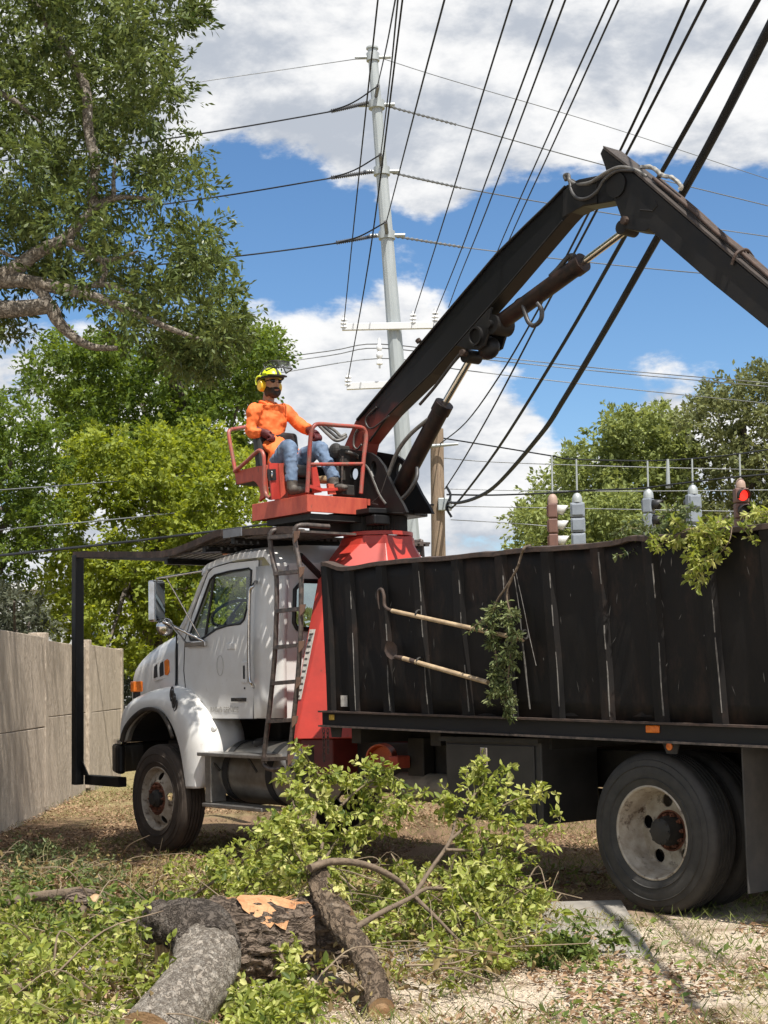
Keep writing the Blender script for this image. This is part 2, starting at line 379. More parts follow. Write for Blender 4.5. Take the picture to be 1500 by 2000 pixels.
M_ORANGE = pm('amber_lens', (0.75, 0.20, 0.02), 0.25, col2=(0.5, 0.09, 0.01), scale=40, amt=0.8)
M_RUBHOSE = pm('hydraulic_hose', (0.028, 0.028, 0.03), 0.5, col2=(0.07, 0.065, 0.06), scale=20, amt=0.7)
M_HOSEG = pm('grey_hydraulic_hose', (0.14, 0.135, 0.125), 0.5, col2=(0.06, 0.055, 0.05), scale=20, amt=0.9)
M_ROD = pm('chrome_rod', (0.72, 0.70, 0.66), 0.12, 1.0)
M_PLAST = pm('black_plastic', (0.012, 0.012, 0.013), 0.55)
M_SEAT = pm('black_vinyl_seat', (0.013, 0.013, 0.014), 0.5, col2=(0.03, 0.03, 0.03), scale=8, amt=0.6)
M_TAN = pm('worn_tan_pad', (0.42, 0.30, 0.16), 0.8, col2=(0.2, 0.14, 0.08), scale=20, amt=0.9)
M_DECAL = pm('weathered_white_decal', (0.58, 0.55, 0.50), 0.6, col2=(0.32, 0.29, 0.26), scale=40, amt=0.9)
M_INK = pm('faded_print', (0.05, 0.045, 0.04), 0.6)
M_GHOST = pm('ghost_lettering', (0.40, 0.385, 0.355), 0.45)
M_CYL = pm('rusty_black_cylinder', (0.010, 0.009, 0.009), 0.5, spec=.3, col2=(0.040, 0.021, 0.015), scale=9, amt=0.9, stretch=(1, 1, 1))
def glassmat():
    m = bpy.data.materials.new('window_glass'); m.use_nodes = True; N, L = m.node_tree.nodes, m.node_tree.links
    N.remove(N['Principled BSDF']); out = N['Material Output']
    t = N.new('ShaderNodeBsdfTransparent'); t.inputs[0].default_value = (0.86, 0.90, 0.88, 1)
    g = N.new('ShaderNodeBsdfGlossy'); g.inputs['Roughness'].default_value = 0.02
    mx = N.new('ShaderNodeMixShader'); mx.inputs[0].default_value = .07; L.new(t.outputs[0], mx.inputs[1]); L.new(g.outputs[0], mx.inputs[2]); L.new(mx.outputs[0], out.inputs[0])
    return m
M_GLASS = glassmat()
def boommat():
    # black paint with bare faded red paint left at the foot of the boom
    m = bpy.data.materials.new('boom_paint'); m.use_nodes = True; N, L = m.node_tree.nodes, m.node_tree.links; b = N['Principled BSDF']
    tc = N.new('ShaderNodeTexCoord'); sx = N.new('ShaderNodeSeparateXYZ'); L.new(tc.outputs['Object'], sx.inputs[0])
    t = N.new('ShaderNodeTexNoise'); t.inputs['Scale'].default_value = 5; t.inputs['Detail'].default_value = 8; L.new(tc.outputs['Object'], t.inputs[0])
    ad = N.new('ShaderNodeMath'); ad.operation = 'MULTIPLY_ADD'; L.new(t.outputs[0], ad.inputs[0]); ad.inputs[1].default_value = 0.35; L.new(sx.outputs[2], ad.inputs[2])
    mr = N.new('ShaderNodeMapRange'); L.new(ad.outputs[0], mr.inputs[0]); mr.inputs[1].default_value = 3.95; mr.inputs[2].default_value = 4.22
    t2 = N.new('ShaderNodeTexNoise'); t2.inputs['Scale'].default_value = 22; t2.inputs['Detail'].default_value = 9; t2.inputs['Roughness'].default_value = 0.7; L.new(tc.outputs['Object'], t2.inputs[0])
    mr2 = N.new('ShaderNodeMapRange'); L.new(t2.outputs[0], mr2.inputs[0]); mr2.inputs[1].default_value = 0.62; mr2.inputs[2].default_value = 0.74
    m1 = N.new('ShaderNodeMix'); m1.data_type = 'RGBA'; L.new(mr2.outputs[0], m1.inputs['Factor']); m1.inputs['A'].default_value = (0.008, 0.008, 0.009, 1); m1.inputs['B'].default_value = (0.03, 0.024, 0.02, 1)
    m2 = N.new('ShaderNodeMix'); m2.data_type = 'RGBA'; L.new(mr.outputs[0], m2.inputs['Factor']); m2.inputs['A'].default_value = (0.20, 0.035, 0.025, 1); L.new(m1.outputs['Result'], m2.inputs['B'])
    L.new(m2.outputs['Result'], b.inputs['Base Color']); b.inputs['Roughness'].default_value = 0.42; b.inputs['Specular IOR Level'].default_value = .3
    return m
M_BOOM = boommat()

def tl(pts, y): return [tk(a, b, y) for a, b in pts]
TR = thing('grapple_truck', 'white and black grapple truck with red crane pedestal and folded black boom', 'truck', (0, 0, 0), truck=True)
Y1 = Vector((0, 1, 0)); X1 = Vector((1, 0, 0)); Z1 = Vector((0, 0, 1))
def tb(name, mat, parent=TR, **k):
    def f(mb): return mb.build(name, mat, parent, **k)
    return f

# --- wheels
def tyre_prof():
    p = [(.300, -.045), (.305, -.02), (.335, -.006), (.40, 0), (.452, -.008), (.470, -.012), (.474, -.020), (.498, -.028), (.514, -.044), (.520, -.064)]
    for g in (-.085, -.120, -.155, -.190): p += [(.520, g), (.507, g - .002), (.507, g - .011), (.520, g - .013)]
    p += [(.520, -.216), (.514, -.236), (.498, -.252), (.45, -.272), (.40, -.28), (.335, -.274), (.305, -.26), (.300, -.235)]
    return p
def make_wheel(cx, cz, yo, side, kind, rub):
    ax = Vector((0, side, 0)); o = Vector((cx, yo, cz))
    w = MB().lathe(tyre_prof(), o, ax, 72, closed=True).build('wheel', rub, TR, smooth=32)
    if kind == 'inner': 
        MB().lathe([(.302, -.05), (.285, -.06), (.26, -.1), (.02, -.1)], o, ax, 40).build('rim', M_RIM, w, smooth=35); return w
    rings = []
    for k, rr in enumerate((.352, .43)):
        mb = MB().lathe([(rr - .004, -.004), (rr, .003), (rr + .004, -.004)], o, ax, 72, closed=True)
        mb.build('bead_ring', rub, w, smooth=60)
    if kind == 'rear': prof = [(.303, -.03), (.306, -.018), (.297, -.014), (.288, -.022), (.284, -.05), (.270, -.075), (.262, -.15), (.255, -.20), (.245, -.212)]; hr, h0, h1, ro, ri = .045, -.212, -.206, .245, .135
    else: prof = [(.303, -.03), (.306, -.018), (.297, -.014), (.288, -.022), (.283, -.045), (.268, -.062), (.256, -.066)]; hr, h0, h1, ro, ri = .038, -.066, -.014, .256, .158
    mb = MB(); n = 64
    u = ax.orthogonal().normalized(); ww = ax.cross(u)
    rings = [[o + ax * h + (u * math.cos(2 * math.pi * j / n) + ww * math.sin(2 * math.pi * j / n)) * r for j in range(n)] for r, h in prof]
    mb.loft(rings, cap=False)
    rim = mb.build('rim', M_RIM, w, smooth=40)
    # disc with hand holes, coned between its two edges
    hm = (ro + ri) / 2 + .008; a0 = 0.55 if kind == 'rear' else 0.28
    holes = [circ(o + (u * math.cos(a0 + k * 2 * math.pi / 5) + ww * math.sin(a0 + k * 2 * math.pi / 5)) * hm, hr, 14, u, ww) for k in range(5)]
    dm = MB().plate(circ(o, ro, 60, u, ww), holes + [circ(o, ri, 40, u, ww)], ax * -.012)
    nv = []
    for v in dm.v:
        q = Vector(v) - o; q2 = q - ax * q.dot(ax); f = (q2.length - ri) / (ro - ri); nv.append(tuple(Vector(v) + ax * (h1 + (h0 - h1) * f * f)))
    dm.v = nv; dm.build('rim_disc', M_RIM, w, smooth=30)
    MB().lathe([(ri + .004, h1 - .02), (ri + .004, h1 - .006), (ri - .01, h1 + .004), (ri - .02, h1 - .022), (.09, h1 - .026), (.02, h1 - .026)], o, ax, 40).build('lug_ring', M_RUSTL, w, smooth=40)
    for k in range(10):
        a = k * 2 * math.pi / 10 + .2; c = o + (u * math.cos(a) + ww * math.sin(a)) * (ri - .033)
        MB().lathe([(.016, h1 - .03), (.016, h1 + .008), (.009, h1 + .012), (.009, h1 + .026), (.003, h1 + .028)], c, ax, 6).build('lug_nut', M_RUSTL, w)
    if kind == 'rear':
        hub = MB().lathe([(.098, h1 - .03), (.098, h1 + .03), (.085, h1 + .06), (.085, h1 + .10), (.06, h1 + .115), (.02, h1 + .12)], o, ax, 32).build('hub', M_DARK, w, smooth=35)
        for k in range(8):
            a = k * 2 * math.pi / 8; MB().lathe([(.012, h1 + .06), (.012, h1 + .112), (.002, h1 + .113)], o + (u * math.cos(a) + ww * math.sin(a)) * .072, ax, 6).build('hub_bolt', M_DARK, w)
    else: MB().lathe([(.085, h1 - .03), (.082, h1 + .02), (.06, h1 + .035), (.055, h1 + .06), (.02, h1 + .065)], o, ax, 32).build('hub', M_DARK, w, smooth=35)
    return w
FZ, RZ, RX = 0.445, 0.517, -6.288
make_wheel(0, FZ, 1.22, 1, 'front', M_RUBB); make_wheel(0, FZ, -1.20, -1, 'front', M_RUBB)
make_wheel(RX, RZ, 1.22, 1, 'rear', M_RUB); make_wheel(RX, RZ, .89, 1, 'inner', M_RUB)
make_wheel(RX, RZ, -1.22, -1, 'rear', M_RUB); make_wheel(RX, RZ, -.89, -1, 'inner', M_RUB)
# --- chassis
for s in (1, -1):
    MB().span((1.0, s * .40, .72), (-8.6, s * .48, 1.0)).build('frame_rail', M_DARK, TR, bevel=.008)
ax1 = MB().tube([(RX, -.9, RZ), (RX, .9, RZ)], .075, 14); ax1.ellips((RX, 0, RZ), (.22, .24, .22)); ax1.build('rear_axle', M_DARK, TR, smooth=40)
MB().tube([(0, -1.0, FZ), (0, -.5, FZ - .08), (0, .5, FZ - .08), (0, 1.0, FZ)], .06, 10).build('front_axle', M_DARK, TR, smooth=40)
MB().tube([(-.6, 0, .75), (RX, 0, RZ + .05)], .05, 12).build('drive_shaft', M_DARK, TR, smooth=40)
MB().span((.75, -.38, .70), (-.9, .38, 1.42)).span((-.9, -.25, .6), (-1.6, .25, 1.05)).build('engine', M_DARK, TR, bevel=.03)
for x in (-3.0, -4.0, -5.2, -7.2): MB().span((x, -1.1, 1.03), (x - .12, 1.12, 1.15)).build('cross_member', M_DARK, TR)
for s in (1, -1):
    MB().tube([(RX + .75, s * .44, .80), (RX + .3, s * .44, .55), (RX, s * .44, RZ + .08), (RX - .3, s * .44, .55), (RX - .75, s * .44, .80)], .045, 8, flat=.8).build('leaf_spring', M_DARK, TR, smooth=40)
# air tank, muffler, orange end, hanging gear
a = tk(785, 1535, .55); b = tk(905, 1550, .55)
MB().lathe([(.03, 0), (.10, .02), (.12, .06), (.12, .85), (.10, .9), (.03, .92)], a + Vector((.05, 0, 0)), (-1, 0, 0), 24).build('muffler', pm('tan_muffler', (.30, .27, .22), .6, .2, col2=(.14, .12, .1), scale=6, amt=.9), TR, smooth=40)
MB().tube([a + Vector((.5, 0, 0)), a], .065, 14).build('exhaust_pipe', M_TANK, TR, smooth=40)
c = tk(740, 1481, .75)
MB().lathe([(.118, -.16), (.118, 0), (.105, 0), (.09, -.10), (.02, -.11)], c, (-.55, .80, 0), 28).build('orange_bucket', pm('orange_plastic', (.55, .10, .02), .45, col2=(.35, .05, .015), scale=9, amt=.7), TR, smooth=40)
c = tk(780, 1488, .7); MB().box(c, (.12, .14, .10)).build('red_valve_box', M_REDF, TR, bevel=.01)
MB().span(tk(795, 1440, .62), tk(850, 1530, .5)).build('step_bracket', M_DARK, TR, bevel=.01)
# --- front bumper and boom-rest frame
zt, zb = tk(250, 1455, 1.12).z, tk(245, 1512, 1.12).z
pl = [(1.42, 0), (1.38, .7), (1.22, 1.02), (.90, 1.16), (.80, 1.17), (.80, 1.10), (1.08, .94), (1.24, .64), (1.28, 0)]
full = pl[:-1] + [pl[-1]] + [(x, -y) for x, y in pl[1:-1][::-1]]
bp = MB().prism([(x, y, zb) for x, y in full], (0, 0, zt - zb)).build('bumper', M_BLACK, TR, bevel=.03)
MB().prism([(x - .012, y * .992, zt + .003) for x, y in full], (0, 0, .045)).build('bumper_top', M_CHROME, bp, bevel=.012)
FY = 1.15
p0 = tk(152, 1084, FY); p1 = tk(163, 1524, FY)
rest = MB().span((p0.x - .05, FY - .05, p1.z - .05), (p0.x + .05, FY + .05, p0.z)).build('boom_rest_post', M_BLACK, TR, bevel=.01)
MB().span((p0.x - .055, FY - .049, p1.z - .05), (.95, FY - .149, p1.z + .05)).build('boom_rest_foot', M_BLACK, rest, bevel=.008)
MB().prism([(p0.x - .052, FY - .02, p1.z + .05), (p0.x - .20, FY - .02, p1.z + .05), (p0.x - .052, FY - .02, p1.z + .2)], (0, -.012, 0)).build('gusset', M_BLACK, rest)
bar = [tk(a, b, FY + .02) for a, b in ((146, 1083), (240, 1083), (305, 1083), (335, 1079), (370, 1067), (425, 1043), (445, 1041), (540, 1036), (575, 1035))]
def strap(path, w, h): 
    mb = MB(); rings = []
    for i, p in enumerate(path):
        t = (path[min(i + 1, len(path) - 1)] - path[max(i - 1, 0)]).normalized(); n = Vector((-t.z, 0, t.x)); n = n if n.z > 0 else -n
        rings.append([p + n * h / 2 + Y1 * w / 2, p + n * h / 2 - Y1 * w / 2, p - n * h / 2 - Y1 * w / 2, p - n * h / 2 + Y1 * w / 2])
    return mb.loft(rings)
rack = strap(spline(bar, 5), .05, .062).build('cab_guard_rail', M_RUST, TR, smooth=30)
fb = [p + Vector((0, -2.32, 0)) for p in spline(bar[2:], 4) if p.x > -1.36]
strap(fb, .05, .062).build('cab_guard_rail', M_BLACK, TR, smooth=30)
MB().tube(spline([fb[-1] + Vector((.3, .02, .0)), fb[-1] + Vector((.0, .02, .01)), fb[-1] + Vector((-.05, .02, -.03)), fb[-1] + Vector((-.07, .02, -.45))], 5), .024, 8).build('guard_corner_pipe', M_TUBE, TR, smooth=60)
MB().span((bar[0].x, 1.1, bar[0].z - .04), (bar[0].x - .08, -1.1, bar[0].z + .035)).build('cab_guard_cross_bar', M_BLACK, TR)
MB().span((bar[0].x - .09, -1.04, p1.z), (bar[0].x + .01, -1.14, p0.z)).build('boom_rest_post', M_BLACK, TR)
MB().tube([(-.28, 1.15, bar[3].z - .02), (-1.05, 1.12, bar[3].z - .06)], .012, 6).build('brace', M_TUBE, TR)
def path_z(pts, x):
    for a, b in zip(pts, pts[1:]):
        if b.x <= x <= a.x: return a.z + (b.z - a.z) * (a.x - x) / (a.x - b.x)
    return pts[-1].z
sp = spline(bar, 5); g = MB(); gx0, gx1 = sp[12].x, -1.42
xs = np.arange(gx0, gx1, -.085)
for x in xs:
    z = path_z(sp, x); z2 = path_z(sp, x - .055)
    g.add([(x, -1.14, z), (x - .055, -1.14, z2), (x - .055, 1.14, z2), (x, 1.14, z), (x, -1.14, z - .02), (x - .055, -1.14, z2 - .02), (x - .055, 1.14, z2 - .02), (x, 1.14, z - .02)],
          [(0, 1, 2, 3), (7, 6, 5, 4), (0, 4, 5, 1), (3, 2, 6, 7), (0, 3, 7, 4), (1, 5, 6, 2)])
pth = [Vector((x, 0, path_z(sp, x) - .012)) for x in np.linspace(gx0, gx1, 9)]
for y in np.arange(-1.1, 1.12, .078):
    rr = [[p + Vector((0, y + .024, .003)), p + Vector((0, y - .024, .003)), p + Vector((0, y - .024, -.03)), p + Vector((0, y + .024, -.03))] for p in pth]
    g.loft(rr)
g.build('cab_guard_grating', M_ALU if False else M_TUBE, TR, kind='stuff')
wk = MB()
for x in np.arange(-1.43, -2.2, -.085): wk.span((x, .45, path_z(sp, x) - .02), (x - .055, 1.14, path_z(sp, x)))
for y in np.arange(.46, 1.14, .078): wk.span((-1.43, y - .024, path_z(sp, -1.8) - .034), (-2.2, y + .024, path_z(sp, -1.8) - .022))
wk.build('cab_guard_walkway', M_TUBE, TR, kind='stuff')
for x in (-.05, -.75, -1.25): MB().span((x, -1.14, path_z(sp, x) - .1), (x - .06, 1.14, path_z(sp, x) - .045)).build('cab_guard_beam', M_BLACK, TR)
MB().box(tk(454, 1041, FY + .055), (.30, .012, .075)).build('guard_patch_plate', pm('grey_primer', (.15, .16, .18), .6, col2=(.08, .08, .09), scale=8, amt=.6), TR)

# --- cab
ZB = tk(440, 1404, 1.0).z; BELT = 1.85
def lean(mb, k=.055):
    mb.v = [(x, y - math.copysign(k * max(0, z - BELT), y) if abs(y) > .3 else y, z) for x, y, z in mb.v]; return mb
xd0 = tk(496, 1300, 1.0).x; xb = -1.70
door_out = [(399, 1118), (409, 1108), (440, 1099), (498, 1093), (498, 1200), (495, 1404), (390, 1404), (376, 1380), (363, 1350), (359, 1310), (360, 1250), (372, 1200)]
win = [(413, 1123), (440, 1116), (478, 1110), (484, 1114), (484, 1140), (480, 1180), (474, 1210), (467, 1218), (440, 1222), (420, 1229), (400, 1243), (392, 1248), (371, 1250), (368, 1242), (384, 1195), (404, 1132)]
for s in (1, -1):
    fl = lambda pts: [Vector((p.x, s * p.y, p.z)) for p in pts]
    d = lean(MB().plate(fl(tl(door_out, 1.0)), [fl(tl(win, 1.0))], (0, -s * .035, 0))).build('door', M_WHITE, TR, smooth=25)
    wp = fl(tl(win, .985)); lean(MB().prism(wp, (0, -s * .006, 0))).build('window_pane', M_GLASS, d)
    fr = tl(win, 1.004); fr = fl(fr); lean(MB().tube(fr + fr[:2], .011, 6, cap=False)).build('window_seal', M_PLAST, d, smooth=60)
    mul = fl(tl([(412, 1124), (400, 1244)], .99)); lean(MB().tube(mul, .014, 6)).build('vent_window_bar', M_PLAST, d)
    seam = fl(tl(door_out, 1.0015)); lean(MB().tube(seam + seam[:1], .0045, 5, cap=False)).build('door_seal', M_PLAST, d)
    # wall behind the door and rounded corner
    st = MB(); arc = [(xd0 - .014, 1.0), (xb + .14, 1.0)] + [(xb + .14 - .14 * math.sin(a), .86 + .14 * math.cos(a)) for a in lin(0, math.pi / 2, 7)][1:]
    zt_ = 2.60
    st.loft([[(x, s * y, z) for x, y in arc] for z in lin(ZB + .01, zt_, 8)], closed=False)
    o = lean(st).build('cab_corner', M_WHITE, TR, smooth=30); md = o.modifiers.new('thick', 'SOLIDIFY'); md.thickness = .03; md.offset = 0
    # cowl panel ahead of the door
    cw = fl(tl([(346, 1236), (358, 1226), (371, 1201), (359, 1250), (358, 1310), (362, 1350), (375, 1382), (388, 1404), (370, 1404), (348, 1340)], .985))
    lean(MB().prism(cw, (0, -s * .03, 0))).build('cowl_side', M_WHITE, TR)
    ap = fl(tl([(352, 1238), (372, 1195), (390, 1140), (404, 1112)], .965)); lean(MB().tube(ap, [.045, .04, .036, .04], 8)).build('windshield_pillar', M_WHITE, TR, smooth=40)
zr = 2.60
bw = MB().plate([(xb, y, z) for y, z in ((-.87, ZB), (.87, ZB), (.87, 2.62), (-.87, 2.62))],
                [[(xb, y, z) for y, z in ((.74, 2.02), (.78, 2.08), (.78, 2.38), (.70, 2.46), (-.70, 2.46), (-.78, 2.38), (-.78, 2.08), (-.74, 2.02))]], (.03, 0, 0))
bw = lean(bw).build('cab_back', M_WHITE, TR)
lean(MB().prism([(xb + .01, y, z) for y, z in ((.75, 2.02), (.78, 2.08), (.78, 2.38), (.70, 2.46), (-.70, 2.46), (-.78, 2.38), (-.78, 2.08), (-.75, 2.02))], (.006, 0, 0))).build('rear_window', M_GLASS, bw)
rw = [(xb - .004, y, z) for y, z in ((.74, 2.02), (.78, 2.08), (.78, 2.38), (.70, 2.46), (-.70, 2.46), (-.78, 2.38), (-.78, 2.08), (-.74, 2.02))]
lean(MB().tube(rw + rw[:2], .022, 6, cap=False)).build('rear_window_seal', M_PLAST, bw, smooth=60)
MB().span((xb - .012, .70, 1.45), (xb - .004, .15, 1.92)).build('back_panel_rib', M_WHITE, bw, bevel=.01)
rp = tl([(398, 1114), (408, 1104), (430, 1094), (470, 1083), (520, 1077)], .93); rp = [Vector((p.x, 0, p.z)) for p in rp] + [Vector((xb + .05, 0, 2.62)), Vector((xb - .01, 0, 2.60))]
rings = []
for i, p in enumerate(rp):
    e = .03 if i in (0, len(rp) - 1) else (.075 if i > 1 else .05)
    rings.append([(p.x, .955, p.z - .05), (p.x, .95, p.z + .01), (p.x, .88, p.z + e * .6), (p.x, .5, p.z + e), (p.x, 0, p.z + e * 1.1), (p.x, -.5, p.z + e), (p.x, -.88, p.z + e * .6), (p.x, -.95, p.z + .01), (p.x, -.955, p.z - .05)])
MB().loft(rings).build('cab_roof', M_WHITE, TR, smooth=40)
wsb, wst = tk(352, 1236, .93), tk(402, 1112, .90)
ws = [(wsb.x, .93, wsb.z), (wsb.x + .16, .5, wsb.z), (wsb.x + .2, 0, wsb.z), (wsb.x + .16, -.5, wsb.z), (wsb.x, -.93, wsb.z)]
wt = [(wst.x, .86, wst.z), (wst.x + .08, .45, wst.z), (wst.x + .1, 0, wst.z), (wst.x + .08, -.45, wst.z), (wst.x, -.86, wst.z)]
MB().loft([ws, wt], closed=False).build('windshield', M_GLASS, TR, smooth=60)
MB().span((wsb.x + .1, -.93, 1.5), (wsb.x - .35, .93, 1.98)).build('dashboard', M_PLAST, TR, bevel=.05)
MB().span((wsb.x, -.94, ZB), (xb + .05, .94, ZB + .08)).build('cab_floor', M_PLAST, TR)
for y in (.5, -.5):
    MB().span((-1.0, y - .25, ZB + .1), (-1.5, y + .25, 1.72)).build('seat_cushion', M_SEAT, TR, bevel=.04)
sw = tk(455, 1198, .5); swn = Vector((.55, 0, .83)).normalized()
su = Y1; sv = swn.cross(su)
MB().tube(circ(sw + Vector((.0, 0, .0)), .22, 28, su, sv) + circ(sw, .22, 28, su, sv)[:2], .016, 6, cap=False).tube([sw - swn * .02, sw + Vector((.3, 0, -.25))], .03, 8).tube([sw + sv * .21, sw - sv * .21], .012, 6).build('steering_wheel', M_PLAST, TR, smooth=60)
LD = [o for o in TR.children if o.name.startswith('door')][0]
hx = tk(478, 1315, 1.0)
MB().box(hx + Vector((0, .004, .01)), (.095, .02, .20)).build('handle_plate', M_WHITE, LD, bevel=.012)
MB().box(tk(477, 1313, 1.012), (.03, .014, .125)).build('door_handle', M_PLAST, LD, bevel=.006)
MB().lathe([(.009, 0), (.009, .006), (.001, .007)], tk(478, 1344, 1.0), (0, 1, 0), 10).build('door_lock', M_DARK, LD)
gh = spline([tk(500, 1136, .985), tk(494, 1145, 1.05), tk(488, 1160, 1.06), tk(486, 1240, 1.06), tk(487, 1320, 1.06), tk(491, 1335, 1.05), tk(498, 1344, 1.0)], 5)
MB().tube(gh, .016, 10).build('grab_handle', M_CHROME, TR, smooth=60)
bd = MB().span(tk(452, 1363, 1.004), tk(480, 1370, 1.010)).build('badge', M_DARK, LD)
def text(s, loc, size, mat, parent, name='lettering', ext=.001, rot=None, align='CENTER'):
    cu = bpy.data.curves.new(name, 'FONT'); cu.body = s; cu.size = size; cu.extrude = ext; cu.align_x = align; cu.align_y = 'CENTER'; cu.materials.append(mat)
    tmp = bpy.data.objects.new(name + '_tmp', cu); COL.objects.link(tmp); bpy.context.view_layer.update()
    me = bpy.data.meshes.new_from_object(tmp.evaluated_get(bpy.context.evaluated_depsgraph_get())); bpy.data.objects.remove(tmp); bpy.data.curves.remove(cu)
    o = bpy.data.objects.new(name, me); COL.objects.link(o); o.parent = parent
    o.location = Vector(loc) - ORIG[parent.name]
    o.rotation_euler = rot if rot else (math.pi / 2, 0, math.pi)
    ORIG[o.name] = ORIG[parent.name]; return o
text('STERLING', tk(466, 1366.5, 1.0115), .032, M_CHROME, LD)
text('RADIO SERVICE', tk(438, 1386, 1.002), .070, M_GHOST, LD)
sp_ = tk(451, 1262, 1.0); MB().box(sp_, (.15, .008, .055)).build('blank_plate', M_WHITE, LD, bevel=.003)
em = tk(430, 1300, 1.0); MB().tube([em + Vector((.055 * math.cos(a), .002, .095 * math.sin(a))) for a in lin(0, 2 * math.pi, 25)], .0022, 5, cap=False).build('emblem_outline', M_GHOST, LD)

# --- hood and fenders
hp = [(346, 1236, .86), (325, 1247, .84), (305, 1259, .80), (288, 1272, .77), (275, 1285, .73), (267, 1295, .70), (263, 1310, .68)]
rings = []
for i, (a, b, w) in enumerate(hp):
    p = tk(a, b, w); zl = 1.22 if i < 5 else 1.15
    sec = [(p.x, w + .03, zl), (p.x, w + .03, p.z - .20), (p.x, w + .015, p.z - .08), (p.x, w - .03, p.z - .015), (p.x, w - .14, p.z + .035), (p.x, w * .4, p.z + .07), (p.x, 0, p.z + .08)]
    rings.append(sec + [(x, -y, z) for x, y, z in sec[:-1][::-1]])
noseX = rings[-1][0][0]
last = [(noseX + .05, y * .93, 1.15 + (z - 1.15) * .90) for x, y, z in rings[-1]]
hood = MB().loft(rings + [last]).build('hood', M_WHITE, TR, smooth=50)
MB().span((noseX + .04, -.50, 1.0), (noseX + .075, .50, 1.62)).build('grille', M_CHROME, hood, bevel=.02)
for k in range(6): MB().span((noseX + .076, -.46, 1.05 + k * .09), (noseX + .086, .46, 1.08 + k * .09)).build('grille_slot', M_PLAST, hood)
fin = [(238, 1450), (246, 1425), (262, 1403), (286, 1388), (312, 1392), (330, 1418), (344, 1460), (351, 1500), (357, 1540)]
fo1 = [(233, 1450), (236, 1408), (247, 1386), (282, 1372), (322, 1374), (350, 1400), (372, 1450), (380, 1500), (384, 1540)]
fo2 = [(233, 1450), (237, 1392), (250, 1368), (285, 1350), (335, 1345), (372, 1378), (400, 1430), (405, 1490), (393, 1540)]
for s in (1, -1):
    R1 = tl(fin, 1.20); R2 = tl(fo1, 1.215); R3 = tl(fo2, 1.14)
    R4 = [p + Vector((0, -.22, .03)) for p in R3]; R5 = [p + Vector((0, -.42, .045)) for p in R3]
    R0 = [p + Vector((0, -.06, .0)) for p in R1]
    rows = [R0, R1, R2, R3, R4, R5]; rows = [[Vector((p.x, s * p.y, p.z)) for p in spline(r, 4)] for r in rows]
    o = MB().loft(rows, closed=False).build('fender', M_WHITE, TR, smooth=55)
    md = o.modifiers.new('sub', 'SUBSURF'); md.levels = 1; md.render_levels = 1
    md = o.modifiers.new('thick', 'SOLIDIFY'); md.thickness = .018; md.offset = -1
    strip = [Vector((p.x, s * (p.y + .012), p.z)) for p in spline(tl([(240, 1448), (247, 1424), (263, 1402), (286, 1386), (312, 1389), (329, 1413), (339, 1440)], 1.21), 4)]
    MB().tube(strip, .026, 8, flat=.7).build('fender_flare', pm('black_rubber', (.02, .02, .02), .6, col2=(.08, .06, .045), scale=10, amt=.7), o, smooth=60)
    MB().loft([[Vector((p.x, s * 1.1, p.z)) for p in rows[1]], [Vector((p.x, s * .55, p.z)) for p in rows[1]]], closed=False).build('wheel_well', M_PLAST, TR)
# headlamp marker and hood vents
tm = MB().box(tk(267, 1341, 1.0) , (.075, .11, .11)).build('turn_signal', M_ORANGE, TR, bevel=.012)
MB().box(tk(267, 1341, 1.0) + Vector((0, 0, -.085)), (.05, .06, .07)).build('signal_bracket', M_PLAST, tm)
vy = .868
vo = tl([(298, 1298), (322, 1284), (331, 1285), (332, 1318), (328, 1324), (300, 1330), (296, 1326)], vy + .006)
vf = MB().prism(vo, (0, -.02, 0)).build('hood_vent', M_WHITE, hood, bevel=.006)
for q in ([(301, 1302), (306, 1297), (307, 1322), (300, 1325)], [(313, 1295), (318, 1292), (319, 1318), (312, 1322), (311, 1305)]):
    MB().prism(tl(q, vy + .012), (0, -.012, 0)).build('vent_slot', M_PLAST, vf)
MB().prism(tl([(320, 1291), (325, 1287), (329, 1290), (330, 1312), (326, 1319), (321, 1318)], vy + .022), (0, -.02, 0)).build('side_marker', M_ORANGE, vf, bevel=.006)
hb = MB()
c0 = tk(337, 1352, 1.185)
for k in range(5): hb.tube([c0 + Vector((-.018 * k + .022 * math.cos(q) + .03 * math.sin(q) * -.5, .01 + .006 * (k % 2), -.032 * k + .05 * math.sin(q))) for q in lin(0, 2 * math.pi, 17)], .008, 6, cap=False)
hb.build('strap_bundle', M_RUBHOSE, TR, smooth=60)
MB().tube(spline(tl([(345, 1236), (344, 1330), (340, 1350)], .92), 5), .008, 5).build('hood_gap_seal', M_PLAST, TR)

